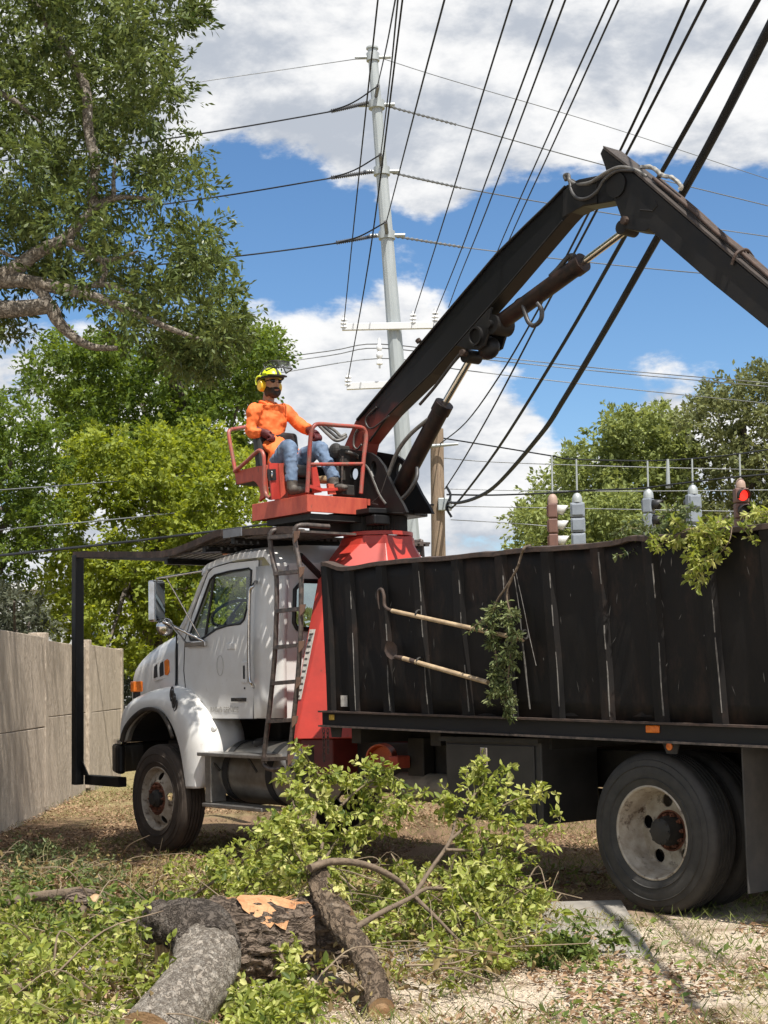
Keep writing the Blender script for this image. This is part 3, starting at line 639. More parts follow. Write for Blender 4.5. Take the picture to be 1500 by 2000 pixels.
# --- mirrors
def mirror(s):
    f = lambda p: Vector((p.x, s * p.y, p.z))
    my = 1.32
    c1, c2 = tk(303, 1134, my), tk(308, 1214, my); c = (c1 + c2) / 2
    body = MB().box(f(c) , (.085, .16, (c1 - c2).length), Matrix.Rotation(.35 * s, 3, 'Z')).build('mirror', M_CHROME, TR, bevel=.02)
    MB().box(f(c) + Matrix.Rotation(.35 * s, 3, 'Z') @ Vector((-.046, 0, 0)), (.006, .135, (c1 - c2).length - .03), Matrix.Rotation(.35 * s, 3, 'Z')).build('mirror_glass', pm('mirror_glass', (.30, .32, .33), .06, 1.0), body)
    rc = f(tk(323, 1224, my - .04)); MB().lathe([(.01, .02), (.06, .012), (.085, -.01), (.085, -.02), (.04, -.035), (.005, -.04)], rc, (-.95, .3 * s, 0), 24).build('convex_mirror', M_CHROME, body, smooth=50)
    for k, (a, b, r) in enumerate((((306, 1130, my), (395, 1115, 1.0), .012), ((318, 1213, my), (398, 1252, 1.02), .014), ((326, 1130, my), (394, 1250, 1.02), .008), ((330, 1215, my), (369, 1262, .98), .011))):
        MB().tube([f(tk(*a)), f(tk(*b))], r, 8).build('mirror_arm', M_CHROME, body, smooth=60)
    MB().span(f(tk(366, 1254, 1.0)), f(tk(399, 1262, 1.035))).build('mirror_bracket', M_CHROME, body, bevel=.008)
mirror(1); mirror(-1)
# roof marker lamp
MB().box(tk(446, 1085, .70) + Vector((0, 0, .03)), (.16, .06, .05)).build('roof_marker_lamp', M_ORANGE, TR, bevel=.02)
MB().lathe([(.02, 0), (.035, .12), (.05, .14), (.05, .15), (.02, .16)], tk(470, 1078, .6), (1, 0, .1), 16).tube([tk(470, 1078, .6) + Vector((0, 0, -.08)), tk(470, 1078, .6) + Vector((-.3, 0, .0))], .02, 8).build('air_horn', M_CHROME, TR, smooth=50)

# --- tank and steps
ty = .80
t0, t1 = tk(421, 1515, 1.1), tk(545, 1515, 1.1); tr = .285; tz = tk(470, 1512, 1.09).z
tank = MB().lathe([(.02, 0), (tr - .05, 0), (tr - .01, .012), (tr, .04), (tr, 1.2), (tr - .01, 1.23), (tr - .05, 1.24), (.02, 1.24)], (t0.x, ty, tz), (-1, 0, 0), 48).build('fuel_tank', M_TANK, TR, smooth=35)
for k in (.09, .80): MB().lathe([(tr + .001, k), (tr + .008, k), (tr + .008, k + .09), (tr + .001, k + .09)], (t0.x, ty, tz), (-1, 0, 0), 48, closed=True).build('tank_strap', M_PLAST, tank, smooth=35)
cp = Vector((t0.x - .45, ty + .10, tz + tr - .03)); MB().lathe([(.06, 0), (.06, .04), (.045, .055), (.01, .056)], cp, (0, .35, .93), 18).build('filler_cap', M_DARK, tank, smooth=30)
for nm, A, B in (('upper_step', tk(386, 1469, 1.22), tk(513, 1474, 1.22)), ('lower_step', tk(396, 1568, 1.22), tk(512, 1577, 1.22))):
    MB().span((A.x, 1.0, A.z - .035), (B.x, 1.23, A.z)).build(nm, M_ALU, TR, bevel=.006)
u0, l0 = tk(398, 1478, 1.2), tk(398, 1566, 1.2)
MB().span((u0.x, 1.02, l0.z), (u0.x - .10, 1.19, u0.z + .04)).build('step_bracket', M_ALU, TR, bevel=.006)
MB().tube([tk(410, 1482, 1.18), tk(430, 1505, 1.10)], .012, 6).tube([tk(485, 1482, 1.18), tk(502, 1508, 1.10)], .012, 6).build('step_brace', M_DARK, TR)
MB().lathe([(.025, 0), (.03, .02), (.02, .03), (.002, .031)], tk(419, 1424, 1.13), (-.4, .9, 0), 12).build('clearance_lamp', pm('clear_lens', (.6, .6, .58), .3), TR, smooth=40)
# --- ladder
ly = 1.24
r1 = spline(tl([(527, 1046), (529, 1070), (534, 1100), (540, 1130), (540, 1200), (536, 1290), (527, 1380), (520, 1440), (515, 1485), (520, 1498), (533, 1503), (552, 1500)], ly), 4)
r2 = spline(tl([(575, 1037), (577, 1062), (583, 1092), (588, 1125), (588, 1180), (587, 1240), (582, 1320), (573, 1410), (566, 1470), (563, 1490), (570, 1500)], ly), 4)
lad = MB().tube(r1, .022, 8).build('ladder_rail', M_TUBE, TR, smooth=60); MB().tube(r2, .022, 8).build('ladder_rail', M_TUBE, TR, smooth=60)
MB().tube(spline([r1[0], r1[0] + Vector((-.02, -.05, .05)), r1[0] + Vector((-.03, -.35, .05))], 4), .022, 8).tube(spline([r2[0], r2[0] + Vector((-.02, -.05, .05)), r2[0] + Vector((-.03, -.35, .05))], 4), .022, 8).build('ladder_hook', M_TUBE, TR, smooth=60)
for ya, yb, xa, xb_ in ((1049, 1045, 528, 577), (1120, 1115, 539, 586), (1193, 1188, 541, 588), (1264, 1259, 539, 586), (1334, 1330, 533, 580), (1408, 1405, 525, 573), (1482, 1480, 516, 565)):
    A, B = tk(xa, ya, ly), tk(xb_, yb, ly)
    MB().add([A + Vector((0, -.03, -.02)), B + Vector((0, -.03, -.02)), B + Vector((0, .03, -.02)), A + Vector((0, .03, -.02)), A + Vector((0, -.03, .012)), B + Vector((0, -.03, .012)), B + Vector((0, .03, .012)), A + Vector((0, .03, .012))],
             [(0, 1, 2, 3), (7, 6, 5, 4), (0, 4, 5, 1), (3, 2, 6, 7), (0, 3, 7, 4), (1, 5, 6, 2)]).build('rung', M_TUBE, TR)
    MB().prism([B + Vector((-.005, .02, .03)), B + Vector((-.09, .02, .03)), B + Vector((-.07, .02, -.03)), B + Vector((-.005, .02, -.07))], (0, -.008, 0)).build('rung_gusset', pm('bare_rust_gusset', (.30, .17, .11), .7, col2=(.14, .09, .07), scale=12, amt=.8), TR)
MB().tube([tk(586, 1085, .9), tk(625, 1125, .6)], .03, 8).build('guard_brace', M_BLACK, TR)

# --- red pedestal
PX = tk(738, 1015, .0).x; ZT = tk(738, 1038, .27).z
def octo(a, b, ch, z, cx=PX): return [Vector((cx + x, y, z)) for x, y in ((a, b - ch), (a - ch, b), (-a + ch, b), (-a, b - ch), (-a, -b + ch), (-a + ch, -b), (a - ch, -b), (a, -b + ch))]
zb_ = 1.04
LV = [(zb_, .50, 1.0, .45, -1.985), (1.35, .49, .92, .43, -1.98), (2.52, .46, .60, .37, -1.97), (ZT - .10, .33, .33, .17, PX + .02), (ZT - .02, .30, .30, .14, PX)]
ped = MB().loft([octo(a_0, b_0, c_0, z_0, x_0) for z_0, a_0, b_0, c_0, x_0 in LV]).build('pedestal', M_RED, TR, bevel=.008)
MB().loft([octo(.26, .95, .20, .66, -1.985), octo(.26, .95, .20, zb_ - .003, -1.985)]).build('pedestal_base', pm('dark_red_paint', (.16, .02, .016), .5, col2=(.08, .015, .012), scale=6, amt=.8), ped, bevel=.01)
MB().lathe([(.325, 0), (.325, .035), (.28, .04), (.28, 0)], (PX, 0, ZT - .015), (0, 0, 1), 48, closed=True).build('pedestal_flange', M_RED, ped, smooth=30)
# white sticker down the leg on its front-left facet
_f, _g = octo(LV[1][1], LV[1][2], LV[1][3], 1.35, LV[1][4]), octo(LV[2][1], LV[2][2], LV[2][3], 2.52, LV[2][4]); fA, fB, gA, gB = _f[1], _f[2], _g[1], _g[2]
def facet(u, v): 
    a = fA + (gA - fA) * v; b = fB + (gB - fB) * v; return a + (b - a) * u
fn = (fB - fA).cross(gA - fA).normalized(); fn = fn if fn.y > 0 else -fn
st = [facet(.15, .03) + fn * .004, facet(.72, .03) + fn * .004, facet(.72, .56) + fn * .004, facet(.15, .56) + fn * .004]
dcl = MB().prism(st, fn * .003).build('sticker', M_DECAL, ped)
for k in range(11):
    v = .045 + k * .047; MB().prism([facet(.22, v) + fn * .0085, facet(.22 + .30 + .12 * ((k * 7) % 3) / 2, v) + fn * .0085, facet(.22 + .30 + .12 * ((k * 5) % 3) / 2, v + .014) + fn * .0085, facet(.22, v + .014) + fn * .0085], fn * .001).build('sticker_print', M_INK, dcl)
# hanging safety chain
for cx_, n_c in ((632, 8), (640, 6)):
    c = tk(cx_, 1428, 1.05)
    for k in range(n_c):
        p = c + Vector((0, 0, -.034 * k)); ua, ub = (X1, Z1) if k % 2 else (Y1, Z1)
        lk = [p + ua * .011 * math.cos(q) + ub * .022 * math.sin(q) for q in lin(0, 2 * math.pi, 13)]
        MB().tube(lk, .004, 5, cap=False).build('chain_link', M_TUBE, TR, smooth=60)
# --- slewing gear and mast
gear = MB(); nT = 52; prof = []
for k in range(nT * 2):
    a = math.pi * k / nT; r = .275 if k % 2 else .255
    prof.append((PX + r * math.cos(a), r * math.sin(a)))
gz0 = ZT + .032; gz1 = tk(735, 1003, .27).z
gear.prism([(x, y, gz0) for x, y in prof], (0, 0, gz1 - gz0)).build('slewing_gear', M_DARK, TR)
tt = MB().prism([(PX + .50, .34, gz1 + .003), (PX + .50, -.36, gz1 + .003), (PX - .30, -.36, gz1 + .003), (PX - .38, 0, gz1 + .003), (PX - .30, .34, gz1 + .003)], (0, 0, .05)).build('turntable', M_BLACK, TR, bevel=.008)
MB().box((PX - .27, .22, gz1 - .055), (.14, .18, .09)).build('slew_motor', M_BLACK, tt, bevel=.015)
BY = .078
plate_out = [(651, 1000), (655, 930), (655, 905), (662, 884), (676, 876), (700, 880), (722, 884), (735, 893), (748, 910), (758, 935), (770, 960), (785, 985), (792, 1000)]
h1_ = circ(tk(728, 915, BY + .10), .045, 16, X1, Z1, r2=.075); h2_ = circ(tk(690, 925, BY + .10), .06, 16, X1, Z1)
for y in (BY + .06, -BY - .09):
    po = [Vector((p.x, y, p.z)) for p in tl(plate_out, BY + .10)]
    hs_ = [[Vector((p.x, y, p.z)) for p in h] for h in (h1_, h2_)]
    MB().plate(po, hs_, (0, .03, 0)).build('mast_plate', M_BLACK, TR, smooth=20)
    q = Vector((PX - .42, y + .015, gz1 + .1))
pv = tk(666, 897, BY + .1)
MB().tube([(pv.x, -BY - .14, pv.z), (pv.x, BY + .14, pv.z)], .06, 16).build('boom_pivot_pin', M_RUST, TR, smooth=40)
# --- main boom
bo = [(694, 822), (770, 732), (870, 613), (970, 495), (1030, 436), (1076, 392), (1105, 362), (1130, 350), (1165, 343), (1200, 352), (1203, 392), (1170, 398), (1139, 403), (1115, 415), (1099, 432), (995, 555), (842, 730), (760, 810), (716, 866), (708, 900), (690, 915), (664, 910), (655, 895), (667, 883)]
bm_ = MB().prism(tl(bo, BY), (0, -2 * BY, 0)).build('main_boom', M_BOOM, TR, bevel=.006)
cut = tl([(697, 820), (770, 733), (870, 614), (970, 496), (1030, 437), (1076, 393), (1104, 364)], BY + .012)
MB().tube(cut, .012, 6).build('boom_edge_plate', M_BLACK, bm_, smooth=60)
cut = tl([(722, 862), (760, 809), (842, 729), (995, 554), (1099, 431)], BY + .010)
MB().tube(cut, .010, 6).build('boom_edge_plate', M_BLACK, bm_, smooth=60)
MB().prism(tl([(1100, 372), (1130, 352), (1165, 345), (1165, 396), (1140, 401), (1098, 425)], BY + .016), (0, -.012, 0)).build('boom_doubler_plate', M_BLACK, bm_, bevel=.004)
MB().lathe([(.026, 0), (.026, .03), (.015, .035), (.002, .036)], tk(819, 668, BY) , (0.5, .3, .8), 10).build('hose_clamp_bolt', M_RUST, bm_)
# bracket under the boom that carries both cylinders
br = [(893, 676), (925, 640), (955, 606), (962, 600), (957, 625), (956, 650), (948, 676), (935, 684), (915, 683), (902, 678)]
for y in (BY + .012, -BY - .035):
    MB().prism([Vector((p.x, y, p.z)) for p in tl(br, BY + .02)], (0, .025, 0)).build('cylinder_bracket', M_BLACK, TR, bevel=.004)
bc = tk(932, 657, BY + .03); MB().lathe([(.085, 0), (.085, .035), (.066, .035), (.062, .008), (.002, .008)], bc, (0, 1, 0), 32).build('pivot_boss', M_BLACK, TR, smooth=35)
pe = tk(963, 634, BY); MB().tube([(pe.x, -BY - .06, pe.z), (pe.x, BY + .06, pe.z)], .034, 12).tube([(pe.x, -.1, pe.z), (pe.x, .1, pe.z)], .085, 18).build('cylinder_pin', M_BLACK, TR, smooth=40)
pe2 = tk(911, 690, BY); MB().tube([(pe2.x, -BY - .06, pe2.z), (pe2.x, BY + .06, pe2.z)], .03, 12).build('cylinder_pin', M_RUST, TR, smooth=40)
knob = tk(955, 680, .0); MB().ellips(knob, (.12, .07, .10)).build('cylinder_clevis', M_BLACK, TR, smooth=60)
CYY = .0
def cylinder(name, p_base, p_mid, p_end, rb, rr, my):
    A, B, C = tk(*p_base, my), tk(*p_mid, my), tk(*p_end, my); ax = (B - A).normalized(); L = (B - A).length
    o = MB().lathe([(.03, -.02), (rb * .9, 0), (rb, .02), (rb, L - .10), (rb * 1.13, L - .095), (rb * 1.13, L), (rr, L + .004)], A, ax, 28).build(name, M_CYL, TR, smooth=35)
    MB().tube([B, C], rr, 18).build('cylinder_rod', M_ROD, o, smooth=50)
    MB().tube([C + Vector((0, -.08, 0)), C + Vector((0, .08, 0))], rr * 1.9, 16).build('rod_eye', M_BLACK, o, smooth=40); return o
cylinder('stick_cylinder', (975, 632), (1139, 512), (1226, 447), .073, .030, CYY)
cylinder('lift_cylinder', (764, 985), (868, 788), (921, 697), .078, .031, CYY)
# --- stick boom
so = [(1172, 300), (1177, 289), (1190, 300), (1242, 342), (1334, 422), (1425, 501), (1500, 564), (1640, 684), (1640, 762), (1500, 642), (1380, 545), (1267, 447), (1258, 452), (1235, 450), (1216, 446), (1213, 425), (1203, 398), (1192, 372), (1187, 345), (1181, 325)]
SY = .088
sb_ = MB().prism(tl(so, SY), (0, -2 * SY, 0)).build('stick_boom', M_BLACK, TR, bevel=.006)
topp = tl([(1179, 292), (1242, 341), (1334, 421), (1425, 500), (1500, 563), (1630, 673)], SY)
rr_ = [[p + Vector((0, .018, .012)), p + Vector((0, -2 * SY - .018, .012)), p + Vector((0, -2 * SY - .018, -.012)), p + Vector((0, .018, -.012))] for p in topp]
rr_ = [[q + Vector((-.012, 0, .012)) for q in r] for r in rr_]
MB().loft(rr_).build('stick_top_plate', pm('grimy_brown_steel', (.055, .042, .035), .7, col2=(.02, .017, .015), scale=10, amt=1.0), sb_)
for k, yo in enumerate((.035, .0, -.04)):
    h = spline([p + Vector((-.03, -SY + yo, .035 + .01 * (i % 2))) for i, p in enumerate(tl([(1262, 356), (1334, 419), (1380, 459), (1425, 498), (1500, 561), (1630, 671)], SY))], 5)
    MB().tube(h, .016, 7).build('hydraulic_line', M_RUST, sb_, smooth=60)
MB().lathe([(.035, 0), (.035, .03), (.02, .035), (.002, .036)], tk(1222, 431, SY), (0, 1, 0), 8).build('knuckle_bolt', M_RUST, sb_)
MB().lathe([(.10, 0), (.10, .018), (.002, .019)], tk(1205, 362, SY), (0, 1, 0), 28).build('knuckle_pin', M_BLACK, sb_, smooth=35)
MB().tube(tl([(1250, 410), (1275, 412), (1283, 402), (1280, 392)], SY + .002), .006, 5).build('weld_bead', M_BLACK, sb_)
cl = tk(1432, 505, SY); MB().tube(spline([cl + Vector((0, .02, -.05)), cl + Vector((-.04, .01, .03)), cl + Vector((-.05, -.09, .07)), cl + Vector((-.04, -.18, .03))], 5), .012, 6).build('line_clamp', M_RUST, sb_)
kc = MB()
kp = tl([(1240, 335), (1262, 341), (1282, 352), (1300, 360), (1318, 372), (1316, 385)], SY - .02)
MB().tube(spline([p + Vector((-.02, -.05, .04 + .02 * (i % 2))) for i, p in enumerate(kp)], 4), .018, 7, rough=.5, freq=30).build('wrapped_hose', pm('pale_wrapped_hose', (.35, .34, .31), .7, col2=(.08, .08, .08), scale=25, amt=1), sb_, smooth=60)
# hoses
def hose(pts, r, mat=M_RUBHOSE, n=6):
    pts = [(x, y, (z * .5 if y < 700 or x > 690 else z)) for x, y, z in pts]; return MB().tube(spline([tk(*p) for p in pts], n), r, 8).build('hose', mat, TR, smooth=60)
hose([(1106, 352, .1), (1103, 343, .1), (1110, 342, .1), (1113, 354, .12), (1130, 360, .16), (1155, 356, .2), (1180, 340, .24), (1210, 327, .24), (1240, 332, .2), (1262, 345, .1)], .017, M_HOSEG)
hose([(1113, 356, .14), (1117, 375, .2), (1130, 388, .23), (1150, 386, .24), (1168, 372, .24), (1180, 352, .25), (1205, 334, .24), (1240, 333, .22)], .014, M_RUBHOSE)
hose([(1116, 352, .05), (1140, 362, .15), (1165, 352, .22), (1195, 336, .23), (1225, 330, .2)], .013, M_RUBHOSE)
hose([(1020, 590, .1), (1030, 625, .1), (1042, 636, .1), (1056, 625, .1), (1058, 606, .1), (1050, 592, .1)], .020)
hose([(1002, 598, .05), (1012, 586, .05), (1028, 580, .05)], .014)
hose([(1075, 540, .05), (1090, 525, .05), (1110, 502, .05), (1122, 499, .05)], .022)
hose([(900, 690, .19), (880, 715, .19), (850, 755, .18), (820, 790, .17)], .014)
hose([(855, 805, .05), (835, 820, .12), (800, 850, .22), (775, 885, .28), (758, 930, .3), (745, 965, .3), (728, 982, .3)], .019, M_HOSEG)
hose([(815, 913, .05), (813, 935, .15), (795, 965, .22), (770, 984, .28), (745, 987, .3), (720, 980, .3)], .019)
hose([(662, 886, .3), (680, 883, .32), (700, 893, .32), (720, 915, .32), (733, 945, .32), (743, 968, .32), (755, 985, .32)], .017, M_HOSEG)
hose([(624, 832, .34), (640, 848, .33), (655, 860, .32), (668, 858, .26), (676, 852, .2)], .016, M_HOSEG)
hose([(630, 830, .30), (648, 846, .30), (662, 856, .28), (674, 852, .2)], .016, M_RUBHOSE)
hose([(636, 829, .26), (655, 842, .26), (666, 852, .25), (676, 848, .2)], .016, M_HOSEG)
hose([(643, 905, .3), (645, 890, .3), (655, 884, .28), (664, 884, .26)], .017)
hose([(700, 835, .18), (692, 852, .19), (691, 870, .19), (698, 877, .19), (706, 868, .19)], .009, M_HOSEG)
hose([(735, 795, .18), (716, 815, .19), (716, 830, .19), (728, 836, .19), (760, 812, .19)], .008)
vb = tk(664, 893, .34); MB().box(vb, (.16, .12, .20)).box(vb + Vector((0, .03, -.16)), (.12, .1, .14)).ellips(vb + Vector((0, .05, .05)), (.08, .06, .08)).build('control_valve', M_DARK, TR, bevel=.012)
# --- operator platform
RXF = -2.11; PNY = .888; PZ = 3.205
plat = MB().span((RXF, .21, PZ - .155), (RXF + .012, PNY, PZ)).span((RXF + .013, PNY - .012, PZ - .16), (-1.226, PNY, PZ - .001)).span((-1.238, .21, PZ - .155), (-1.226, PNY - .013, PZ - .002)).span((RXF + .013, .21, PZ - .03), (-1.24, PNY - .013, PZ - .015)).build('platform', M_REDF, TR, bevel=.004)
MB().span((RXF + .005, .20, PZ - .06), (RXF + .06, .12, PZ - .002)).build('platform_tab', M_REDF, plat)
MB().span((-1.4, .22, PZ - .22), (-2.08, .84, PZ - .165)).span((-1.6, -.2, PZ - .3), (-1.9, .5, PZ - .2)).build('platform_support', M_DARK, TR)
fr = lambda pts: [tkx(a, b, RXF + .03) for a, b in pts]
MB().tube(spline(fr([(600, 962), (602, 930), (604, 890), (607, 850), (612, 834), (624, 828), (660, 831), (700, 834), (712, 840), (715, 856), (711, 890), (705, 964)]), 5), .020, 10).build('guard_rail', M_RAIL, TR, smooth=60)
MB().tube(fr([(604, 907), (707, 906)]), .017, 10).build('guard_cross_rail', M_RAIL, TR, smooth=60)
sd = lambda pts, y=PNY - .02: [tk(a, b, y) for a, b in pts]
MB().tube(spline(sd([(458, 921), (480, 903), (500, 884), (508, 880), (514, 887), (516, 905), (517, 950), (520, 966), (528, 973)]), 5), .019, 10).build('side_guard_rail', M_RAIL, TR, smooth=60)
MB().tube(spline([tk(460, 922, PNY - .03), tk(454, 890, PNY - .03), tk(447, 850, PNY - .03), tk(450, 840, PNY - .06), tk(462, 837, PNY - .15), tk(482, 834, PNY - .35), tk(505, 833, PNY - .6)], 5), .019, 10).build('back_guard_rail', M_RAIL, TR, smooth=60)
MB().prism(sd([(457, 921), (505, 910), (520, 908), (520, 968), (505, 980), (508, 965), (506, 953), (500, 943), (494, 939), (462, 946)], PNY - .04), (0, -.03, 0)).build('seat_side_panel', M_REDF, TR, bevel=.004)
MB().span((tk(456, 922, .84).x, .35, tk(456, 947, .84).z), (tk(500, 922, .84).x, .82, tk(456, 925, .84).z)).build('seat_frame', M_DARK, TR, bevel=.01)
MB().prism([tkx(*p, -1.66) for p in ((523, 905), (542, 905), (546, 974), (529, 977))], (-.02, 0, 0)).build('control_pedestal', M_RED, TR)
MB().prism([tkx(*p, -1.68) for p in ((543, 905), (556, 904), (560, 962), (547, 974))], (.10, 0, 0)).build('control_pedestal_side', M_REDF, TR)
sl = [tkx(*p, -1.684) for p in ((522, 917), (538, 916), (539, 938), (524, 939))]
cpn = MB().prism(sl, (-.006, 0, 0)).build('switch_plate', M_PLAST, TR)
MB().ellips(tkx(531, 926, -1.70), (.014, .012, .035), 10, 8).build('switch_knob', M_CHROME, cpn, smooth=60)
MB().span(tk(575, 915, .45), tk(600, 935, .30)).build('foot_box', M_REDF, TR, bevel=.005)
MB().prism([tkx(*p, -2.0) for p in ((637, 945), (648, 946), (653, 966), (640, 966))], (-.03, 0, 0)).build('pedal', M_REDF, TR)
MB().prism([tkx(*p, -1.95) for p in ((607, 913), (616, 912), (626, 962), (610, 964))], (-.02, 0, 0)).build('pedal_plate', M_RED, TR)
MB().prism([tkx(*p, -2.02) for p in ((600, 946), (628, 954), (680, 952), (680, 957), (628, 960), (600, 952))], (-.02, 0, 0)).build('pedal_bar', M_RED, TR)
# seat
seat = MB().span((-1.30, .36, 3.42), (-1.72, .84, 3.54)).build('operator_seat', M_SEAT, TR, bevel=.035, seg=3)
rot = Matrix.Rotation(-.16, 3, 'Y')
MB().box((-1.235, .60, 3.70), (.11, .48, .44), Matrix.Rotation(.16, 3, 'Y')).build('seat_backrest', M_SEAT, seat, bevel=.04, seg=3)
MB().span((-1.34, .42, 3.30), (-1.68, .78, 3.415)).build('seat_base', M_DARK, seat, bevel=.02)
MB().span((-1.40, .45, PZ - .01), (-1.62, .75, 3.30)).build('seat_pillar', M_REDF, seat)
MB().box((-1.80, .46, 3.40), (.18, .14, .06)).build('seat_pad', M_TAN, seat, bevel=.02)
for yy, xx in ((.78, -1.62), (.40, -1.98)):
    MB().tube([(xx, yy, 3.30), (xx - .02, yy, 3.60)], .011, 8).tube([(xx + .05, yy - .03, 3.30), (xx + .03, yy - .03, 3.58)], .011, 8).build('control_lever', M_TUBE, TR, smooth=60)
MB().box((-1.98, .38, 3.28), (.16, .14, .10)).build('lever_box', M_DARK, TR, bevel=.01)

# --- dump bed
M_SCR = pm('scraped_bare_steel', (.17, .16, .145), .6, col2=(.06, .055, .05), scale=30, amt=.9); rw_ = random.Random(8)
BYB, FL = 1.25, .05
lip = [(634, 1098), (650, 1103), (667, 1108), (690, 1108), (723, 1101), (787, 1094), (840, 1091), (883, 1088), (933, 1082), (955, 1078), (967, 1081), (1017, 1072), (1100, 1067), (1167, 1062), (1210, 1057), (1240, 1048), (1267, 1050), (1333, 1043), (1400, 1034), (1500, 1025), (1640, 1010), (1780, 1000)]
bx0 = tk(642, 1388, BYB).x; railz = lambda x: 1.29 + (x - bx0) / (-7.295 - bx0) * (1.213 - 1.29)
bx1 = -8.55
top = spline(tl(lip, BYB + FL), 3); top = [p for p in top if p.x > bx1]
def topz(x): return path_z(top, min(x, top[0].x))
def wally(x, t):
    k = min(1, max(0, (bx0 - x) / .8)); return BYB + FL * t * (.2 + .8 * k) + .016 * math.sin(x * 2.3) * math.sin(t * 2.4) * k + .016 * noise.noise(Vector((x * 2.6, 0, t * 3.0))) * k * math.sin(math.pi * min(1, t + .05))
for s, nm in ((1, 'bed_side_wall'), (-1, 'bed_side_wall')):
    cols = [bx0 - k * .08 for k in range(int((bx0 - bx1) / .08) + 1)]
    rows = [[Vector((x, s * wally(x, t), railz(x) + (topz(x) - railz(x)) * t)) for t in lin(0, 1, 10)] for x in cols]
    o = MB().loft(rows, closed=False).build(nm, M_BED, TR, smooth=40); md = o.modifiers.new('thick', 'SOLIDIFY'); md.thickness = .02; md.offset = 0
    lp = [Vector((x, s * (wally(x, 1) + .012), topz(x) - .012)) for x in cols]
    def strap2(path, w, h):
        return MB().loft([[p + Vector((0, w / 2, h / 2)), p + Vector((0, -w / 2, h / 2 + .012)), p + Vector((0, -w / 2, -h / 2)), p + Vector((0, w / 2, -h / 2))] for p in path])
    jj = [p + Vector((0, .012 * noise.noise(p * 5), .012 * noise.noise(p * 4.3 + Vector((3, 0, 0))))) for p in lp]
    strap2(jj, .075, .032).build('bed_top_lip', M_RUST, TR, smooth=30)
    # hat-shaped ribs
    xsr = [tk(a, 1400, BYB).x for a in (656, 703, 770, 845, 925, 1012, 1102, 1200, 1305, 1420, 1545, 1680)]
    for k, x in enumerate(xsr):
        w = .075 if k else .06; rows2 = []
        for t in lin(0.0, .985, 9):
            z = railz(x) + (topz(x) - railz(x)) * t; xo = .02 * t
            yb = wally(x, t) + .011
            rows2.append([Vector((x + w + .025 + xo, s * yb, z)), Vector((x + w + xo, s * (yb + .032), z)), Vector((x + xo, s * (yb + .032), z)), Vector((x - .025 + xo, s * yb, z))])
        rib = MB().loft(rows2).build('bed_rib', M_BED, TR)
        if s == 1 and k:
            wear = MB(); tt0 = rw_.uniform(.0, .08)
            while tt0 < .8:
                ln_ = rw_.uniform(.10, .42) * (1.3 if tt0 < .4 else .5); seg = []
                for t in lin(tt0, min(.95, tt0 + ln_), 6):
                    z = railz(x) + (topz(x) - railz(x)) * t; ww_ = rw_.uniform(.0015, .0045); seg.append([Vector((x + .02 * t + ww_, wally(x, t) + .0445, z)), Vector((x + .02 * t - .001, wally(x, t) + .0450, z)), Vector((x + .02 * t - .001 - ww_, wally(x, t) + .043 - ww_, z))])
                wear.loft(seg, closed=False); tt0 += ln_ + rw_.uniform(.01, .25)
            wear.build('worn_edge', M_SCR, rib, kind='stuff')
    for nm2, zz0, zz1, yy, mt in (('bed_rail', -.108, -.004, .03, M_BLACK), ('bed_rail_flange', -.004, .010, .075, M_RUST), ('bed_rail_flange', -.122, -.1085, .075, M_TUBE)):
        MB().loft([[Vector((x, s * (BYB - .05), railz(x) + zz0)), Vector((x, s * (BYB + yy), railz(x) + zz0)), Vector((x, s * (BYB + yy), railz(x) + zz1)), Vector((x, s * (BYB - .05), railz(x) + zz1))] for x in (bx0 + .05, bx1)]).build(nm2, mt, TR)
MB().span((bx0 + .0, -1.26, 1.27), (bx1, 1.26, 1.30)).build('bed_floor', M_BED, TR)
for x in (bx0 + .012, bx1 + .02):
    zt3 = topz(x) - .03; MB().add([(x, BYB - .0, 1.25), (x, -BYB, 1.25), (x, -BYB - FL, zt3), (x, BYB + FL, zt3), (x - .02, BYB, 1.25), (x - .02, -BYB, 1.25), (x - .02, -BYB - FL, zt3), (x - .02, BYB + FL, zt3)], [(0, 1, 2, 3), (7, 6, 5, 4), (0, 4, 5, 1), (3, 2, 6, 7), (0, 3, 7, 4), (1, 5, 6, 2)]).build('bed_end_wall', M_BED, TR)
MB().box(tk(676, 1369, BYB) + Vector((0, .02, 0)), (.085, .006, .09)).build('sticker', M_DECAL, TR)
MB().box(tk(648, 1401, BYB + .034), (.07, .01, .045)).build('reflector', pm('yellow_reflector', (.55, .36, .05), .4, col2=(.3, .18, .03), scale=40, amt=.8), TR, bevel=.004)
MB().box(tk(1275, 1424, BYB + .034), (.115, .016, .05)).build('side_marker_lamp', M_ORANGE, TR, bevel=.007)
hg = tl([(1290, 1442), (1328, 1443), (1322, 1473), (1302, 1472)], BYB + .02); hgo = MB().prism(hg, (0, -.01, 0)).build('marker_bracket', M_DARK, TR)
MB().lathe([(.024, 0), (.024, .008), (.002, .009)], tk(1308, 1458, BYB + .02), (0, 1, 0), 18).build('round_reflector', M_ORANGE, hgo)
MB().prism(tl([(644, 1412), (668, 1412), (665, 1440), (648, 1440)], BYB), (0, -.01, 0)).build('marker_bracket', M_DARK, TR)
